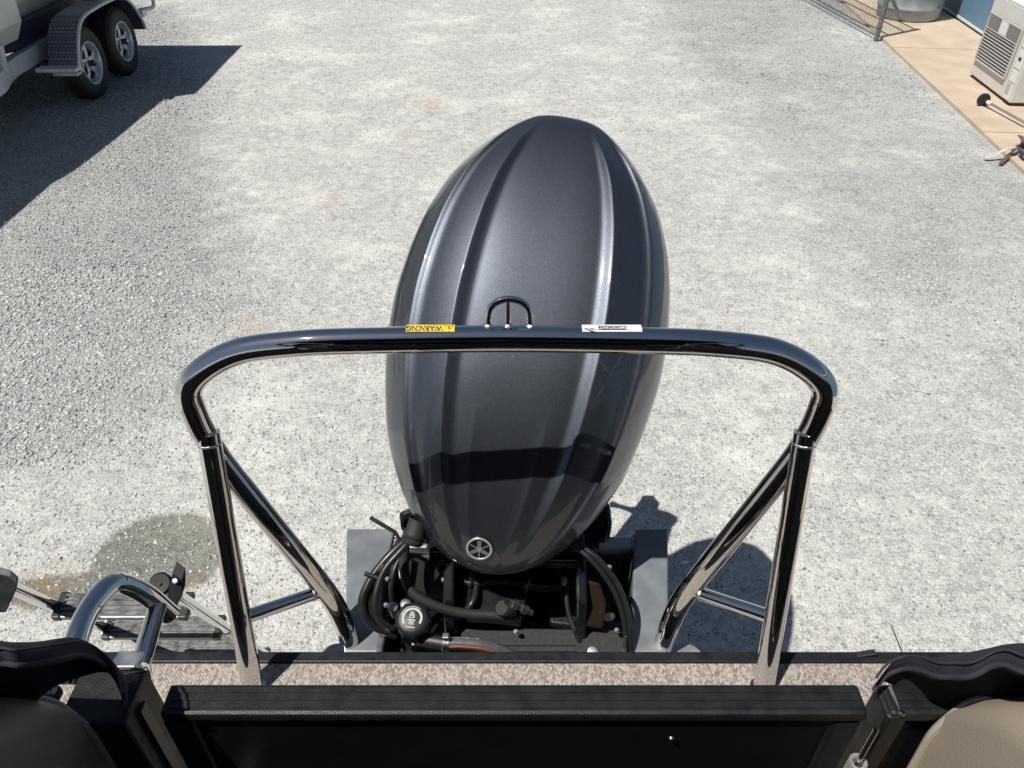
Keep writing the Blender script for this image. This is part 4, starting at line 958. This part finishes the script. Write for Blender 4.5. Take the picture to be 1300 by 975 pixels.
MB().lathe([(0, .012), (.006, .012), (.008, .008), (.008, -.012), (0, -.012)], W(774, 783, 1.56), (.3, -.4, .8), 6, smooth=False).build('fitting', M['steel'], fb)
mb = MB(); mb.lathe([(0, .006), (.010, .005), (.012, 0), (.012, -.01)], W(752, 828, 1.50), (0, -.3, .9), 16); mb.build('cap', M['steel'], fb)
rg = empty('rigging', W(640, 740, 1.62), 'dark tangle of cables, ties and bolts inside the black motor well', 'rigging')
for pp, r_ in (([(548, 700), (560, 722), (596, 740), (640, 738), (690, 748), (735, 742)], .006), ([(700, 705), (716, 735), (722, 780), (736, 815), (742, 850)], .0055), ([(590, 716), (604, 738), (598, 768), (570, 790), (556, 812)], .007), ([(512, 700), (500, 726), (497, 756), (506, 792)], .006)):
    MB().tube(spline([W(x, y, 1.60 + .02 * math.sin(i * 1.7 + x)) for i, (x, y) in enumerate(pp)], 9), r_, 12).build('cable', M['hose'], rg)
for (x, y) in ((492, 735), (490, 768), (563, 736), (668, 745), (655, 802), (774, 720), (783, 800)):
    mb = MB(); ax = V(random.uniform(-.4, .4), -.5, .8); mb.lathe([(.0055, -.01), (.0055, 0), (.0032, .001), (.0032, .005), (0, .0055)], W(x, y, 1.575), ax, 6, smooth=False); mb.build('bolt', M['fence'], rg)
for (x, y) in ((596, 740), (716, 738), (600, 756)):
    mb = MB(); mb.lathe([(.008, -.003), (.0095, -.002), (.0095, .002), (.008, .003)], W(x, y, 1.60), (1, .2, -.4), 14); mb.build('cable_tie', M['print_white'] if x == 716 else M['black_plastic'], rg)
mb = MB(); mb.prism([W(512, 700, 1.64), W(570, 706, 1.64), W(600, 735, 1.64), W(560, 762, 1.64), (W(516, 750, 1.64))], V(0, .03, -.03), .008); mb.build('junction_cover', M['black_plastic'], rg)
# whip aerial behind the deck on the right
wa = empty('aerial', W(1145, 832, 1.45), 'thin black wire standing up behind the deck edge', 'wire')
MB().tube([G(1151, 845, 1.29), W(1146, 830, 1.44), W(1131, 793, 1.43)], [.0013, .0012, .0008], 8).build('wire', M['black_plastic'], wa)
tg = empty('deck_latch', V(.9, DE + .01, DZ), 'small black latch on the deck edge trim', 'latch')
lt = G(1099, 829, DZ)
mb = MB(); mb.prism([V(lt.x - .022, DE - .012, DZ + .0065), V(lt.x - .004, DE - .012, DZ + .012), V(lt.x + .010, DE - .012, DZ + .016), V(lt.x + .018, DE - .012, DZ + .0065)], V(0, .011, 0), .001); mb.build('latch_body', M['black_plastic'], tg)

# ------------------------------------------------------------------ outboard motor, tilted up
om = empty('outboard_motor', (0, 1.1, 1.3), 'dark metallic grey outboard motor tilted up behind the tow bar', 'outboard motor')
N_ = C0 + ray(613, 731).normalized() * 1.52; F_ = C0 + ray(722, 141).normalized() * 1.68
a_ = (F_ - N_); LN = a_.length; a_.normalize(); n0 = V(.0, -.69, .72); n_v = (n0 - a_ * n0.dot(a_)).normalized(); b_v = n_v.cross(a_) * -1
if b_v.x < 0: b_v = -b_v
Ws = [(0, 0), (.006, .034), (.02, .068), (.05, .103), (.10, .141), (.15, .166), (.20, .186), (.25, .203), (.35, .222), (.45, .234), (.55, .2355), (.65, .226), (.73, .212), (.82, .184), (.90, .140), (.95, .102), (.98, .070), (.993, .050), (1, 0)]
sx_ = np.array([q[0] for q in Ws]); wx_ = np.array([q[1] for q in Ws]) * 1.19
def wid(s):
    # monotone smoothing through a light average, square-root behaviour kept at both ends
    f = lambda t: float(np.interp(t, sx_, wx_))
    if s <= 0 or s >= 1: return 0.0
    h = min(.025, s * .5, (1 - s) * .5); return (f(s - h) + 2 * f(s) + f(s + h)) / 4
def sstep(a, b, x):
    t = min(1, max(0, (x - a) / (b - a))); return t * t * (3 - 2 * t)
HD = .150
def long_h(s): return (max(0, 1 - abs(2 * s - 1) ** (2.5 if s > .5 else 2.05))) ** .62
def cross_h(t): return (max(0, 1 - abs(t) ** 3.2)) ** .55
def rib(t, s):
    t = abs(t); e1 = sstep(.02, .20, s) * (1 - sstep(.86, .97, s)); e2 = sstep(.0, .15, s) * (1 - sstep(.88, .99, s))
    g = 0
    # inner ridge: concave rise, crisp crest, gentle fall
    if t < .39: g1 = 0
    elif t < .50: g1 = sstep(.38, .52, t) ** 1.3 * 1.13
    elif t < .70: g1 = 1 - .75 * ((t - .50) / .20)
    else: g1 = .25 * max(0, 1 - (t - .70) / .06)
    if t < .69: g2 = 0
    elif t < .80: g2 = sstep(.69, .82, t) ** 1.3 * 1.13
    else: g2 = max(0, 1 - (t - .80) / .16) ** 1.5
    g = min(g1, 1) * .0125 * e1 + min(g2, 1) * .0125 * e2
    e3 = sstep(.0, .08, s) * (1 - sstep(.20, .36, s))                   # short front creases
    if t < .16: g3 = 0
    elif t < .26: g3 = ((t - .16) / .10) ** 1.6
    else: g3 = max(0, 1 - (t - .26) / .12)
    return g + g3 * .0035 * e3
tcrit = [.38, .40, .42, .44, .46, .47, .72, .73, .75, .76, .77, .785, .485, .495, .50, .505, .515, .54, .60, .70, .66, .74, .78, .795, .80, .805, .82, .86, .16, .22, .25, .26, .27, .30]
base_t = list(np.sin(np.linspace(0, np.pi / 2, 46)))
ts = sorted(set([round(x, 4) for x in base_t + tcrit])); ts = [-x for x in ts[::-1]][:-1] + ts
ss = [(1 - math.cos(math.pi * i / 150)) / 2 for i in range(151)]
def cowl_pt(s, t, off=0.0, dn=0.0):
    w_ = wid(s); h = HD * long_h(s) * cross_h(t) * (.80 + .20 * math.sin(math.pi * min(1, s * 1.05)))
    h += rib(t, s) * min(1, w_ / .12)
    return N_ + a_ * (s * LN) + b_v * (t * w_) + n_v * (h - .03)
P = [[cowl_pt(s, t) for t in ts] for s in ss]
MB().grid(P).build('cowling', M['cowl'], om)
# rim loop in order round the outline
def loop(scale, drop, n=140, shift=0.0):
    out = []
    for i in range(n):
        ph = 2 * math.pi * i / n; s = (1 - math.cos(ph)) / 2; t = 1 if ph < math.pi else -1
        c_ = N_ + a_ * (LN * .5 + shift); p = N_ + a_ * (s * LN) + b_v * (t * wid(s))
        out.append(c_ + (p - N_ - a_ * (LN * .5)) * scale - n_v * drop)
    return out
def ringmesh(name, rings, m, parent):
    P = [loop(*r) for r in rings]; P = [r + [r[0]] for r in P]; mb = MB(); mb.grid(P); return mb.build(name, m, parent)
ringmesh('cowling_skirt', [(1.0, .03), (1.004, .05), (1.004, .075), (.995, .095)], M['cowl'], om)
ringmesh('rim_trim', [(1.0, .096), (1.010, .098), (1.012, .110), (1.004, .116), (.985, .117)], M['black_gloss'], om)
ringmesh('lower_cowling', [(.985, .118), (.965, .17), (.90, .24), (.78, .31), (.58, .36), (.42, .38)], M['black_gloss'], om)
MC = N_ + a_ * (LN * .46); ldn = V(.09, .50, -.86).normalized(); MC2 = MC - n_v * .30
def leg_ring(d, ha, hb, shift=0, k=24):
    c_ = (MC2 + ldn * (d - .30)) + a_ * shift
    return [c_ + a_ * (math.cos(2 * math.pi * i / k) * ha) + b_v * (math.sin(2 * math.pi * i / k) * hb) for i in range(k + 1)]
mb = MB(); mb.grid([leg_ring(.30, .22, .15), leg_ring(.44, .19, .13, .01), leg_ring(.62, .17, .11, .03), leg_ring(.82, .15, .06, .05), leg_ring(.96, .13, .04, .06)]); mb.build('midsection', M['cowl'], om)
mb = MB(); mb.prism([MC2 + ldn * .66 + a_ * u + b_v * v for u, v in ((-.16, -.03), (-.10, -.075), (.16, -.095), (.30, -.075), (.34, 0), (.30, .075), (.16, .095), (-.10, .075), (-.16, .03))], -n_v * .012, .003); mb.build('ventilation_plate', M['cowl'], om)
mb = MB(); gc = MC2 + ldn * .86
rr = [(.0, -.26), (.025, -.245), (.05, -.19), (.062, -.10), (.064, .02), (.058, .12), (.05, .20), (.045, .24), (0, .245)]
mb.lathe(rr, gc + a_ * .06, a_, 28)
mb.grid([leg_ring(.96, .13, .04, .06), leg_ring(1.10, .13, .028, .05)])
mb.prism([gc + a_ * u + ldn * v for u, v in ((-.10, .04), (.14, .04), (.10, .20), (.02, .20))], b_v * .012, .003); mb.build('gearcase', M['cowl'], om)
pc = gc + a_ * .34; mb = MB(); mb.lathe([(.045, -.05), (.048, 0), (.042, .07), (.02, .09), (0, .095)], pc, a_, 24)
prop = mb.build('propeller', M['black_gloss'], om)
for k in range(3):
    th0 = k * 2 * math.pi / 3 + .4; P = []
    for i in range(8):
        rr_ = .04 + .13 * i / 7; wa_ = .9 * math.sin(math.pi * (.25 + .7 * i / 7)); row = []
        for j in range(7):
            a = th0 + (j / 6 - .5) * wa_ * 1.3; row.append(pc + (n_v * math.cos(a) + b_v * math.sin(a)) * rr_ + a_ * (.035 * (j / 6 - .5) * 2))
        P.append(row)
    mb = MB(); mb.grid(P); mb.grid([[p + a_ * .005 for p in r] for r in P], flip=True); mb.build('blade', M['black_gloss'], prop, fixn=False)
# clamp and swivel bracket
for x in (-.14, .13): MB().prism([V(x, .93, 1.20), V(x, 1.24, 1.22), V(x, 1.42, 1.38), V(x, 1.34, 1.46), V(x, 1.12, 1.40), V(x, .95, 1.30)], V(.022, 0, 0), .005).build('clamp_bracket', M['black_gloss'], om)
mb = MB(); mb.tube([V(-.17, 1.05, 1.33), V(.18, 1.05, 1.33)], .03, 20); mb.build('tilt_tube', M['black_gloss'], om)
mb = MB(); mb.prism([MC - n_v * .38 - a_ * .30 + b_v * -.08, MC - n_v * .38 - a_ * .30 + b_v * .08, MC - n_v * .55 - a_ * .10 + b_v * .08, MC - n_v * .55 - a_ * .10 - b_v * .08], -a_ * .12, .01); mb.build('swivel_bracket', M['black_gloss'], om)
mb = MB(); mb.prism([V(-.10, .96, 1.245), V(.02, .95, 1.245), V(.06, 1.10, 1.30), V(-.14, 1.12, 1.30)], V(0, 0, -.03), .006); mb.build('steering_cover', M['black_gloss'], om)
# side bosses under the cowling
for pxs, nm in (([(505, 650), (508, 672), (518, 684), (540, 692), (548, 680), (530, 640)], 'idle_relief'), ([(768, 634), (776, 640), (778, 664), (774, 688), (738, 692), (735, 660), (750, 640)], 'air_duct')):
    mb = MB(); mb.prism([W(x, y, 1.60) for x, y in pxs], V(0, .05, -.06), .010); mb.build(nm, M['black_gloss'], om)
# emblem: ring with three crossed forks
es, et = .052, .0
# locate the emblem on the surface under its place near the front lip
def surf(s, t):
    p = cowl_pt(s, t); du = cowl_pt(s + .004, t) - cowl_pt(s - .004, t); dv = cowl_pt(s, t + .02) - cowl_pt(s, t - .02)
    nn = du.cross(dv).normalized(); nn = nn if nn.dot(n_v) > 0 else -nn; return p, nn, du.normalized()
best = None
for i in range(10, 60):
    for j in range(-20, 21):
        s, t = i / 400, j / 40; p = cowl_pt(s, t); q = p - C0; zc_ = q.dot(CF); px, py = 650 + q.x / zc_ * FPX, 487.5 - q.dot(CU) / zc_ * FPX
        d = math.hypot(px - 609, py - 695)
        if best is None or d < best[0]: best = (d, s, t)
print('emblem', best)
ep, en, eu = surf(best[1], best[2]); ev = en.cross(eu).normalized()
ER = .026
def E_(x, y, h): return ep + en * (h + .002) + ev * x + eu * y
mb = MB(); mb.lathe([(0, .0020), (ER * .98, .0018), (ER, 0), (ER, -.012)], ep + en * .002, en, 40); emb = mb.build('emblem', M['black_gloss'], om)
mb = MB(); mb.lathe([(ER * .98, .0018), (ER * .97, .0030), (ER * .80, .0030), (ER * .79, .0018)], ep + en * .002, en, 48)
for k in range(3):
    an = math.pi / 2 + k * 2 * math.pi / 3; d2 = (math.cos(an), math.sin(an)); q2 = (-d2[1], d2[0])
    def bar(u0, u1, v0, v1, w_):
        dx, dy = u1 - u0, v1 - v0; l = math.hypot(dx, dy); ox, oy = -dy / l * w_, dx / l * w_
        vs = [(u0 + ox, v0 + oy), (u1 + ox, v1 + oy), (u1 - ox, v1 - oy), (u0 - ox, v0 - oy)]
        mb.add([E_(d2[0] * u + q2[0] * v, d2[1] * u + q2[1] * v, .0030) for u, v in vs], [(0, 1, 2, 3)])
    r_ = ER * .78
    bar(-r_ * .95, r_ * .1, 0, 0, .0007); bar(r_ * .1, r_ * .12, -.0027, .0027, .0006)
    for v in (-.0026, 0, .0026): bar(r_ * .1, r_ * .92, v, v, .0006)
mb.build('emblem_mark', M['wheel'], emb, fixn=False)
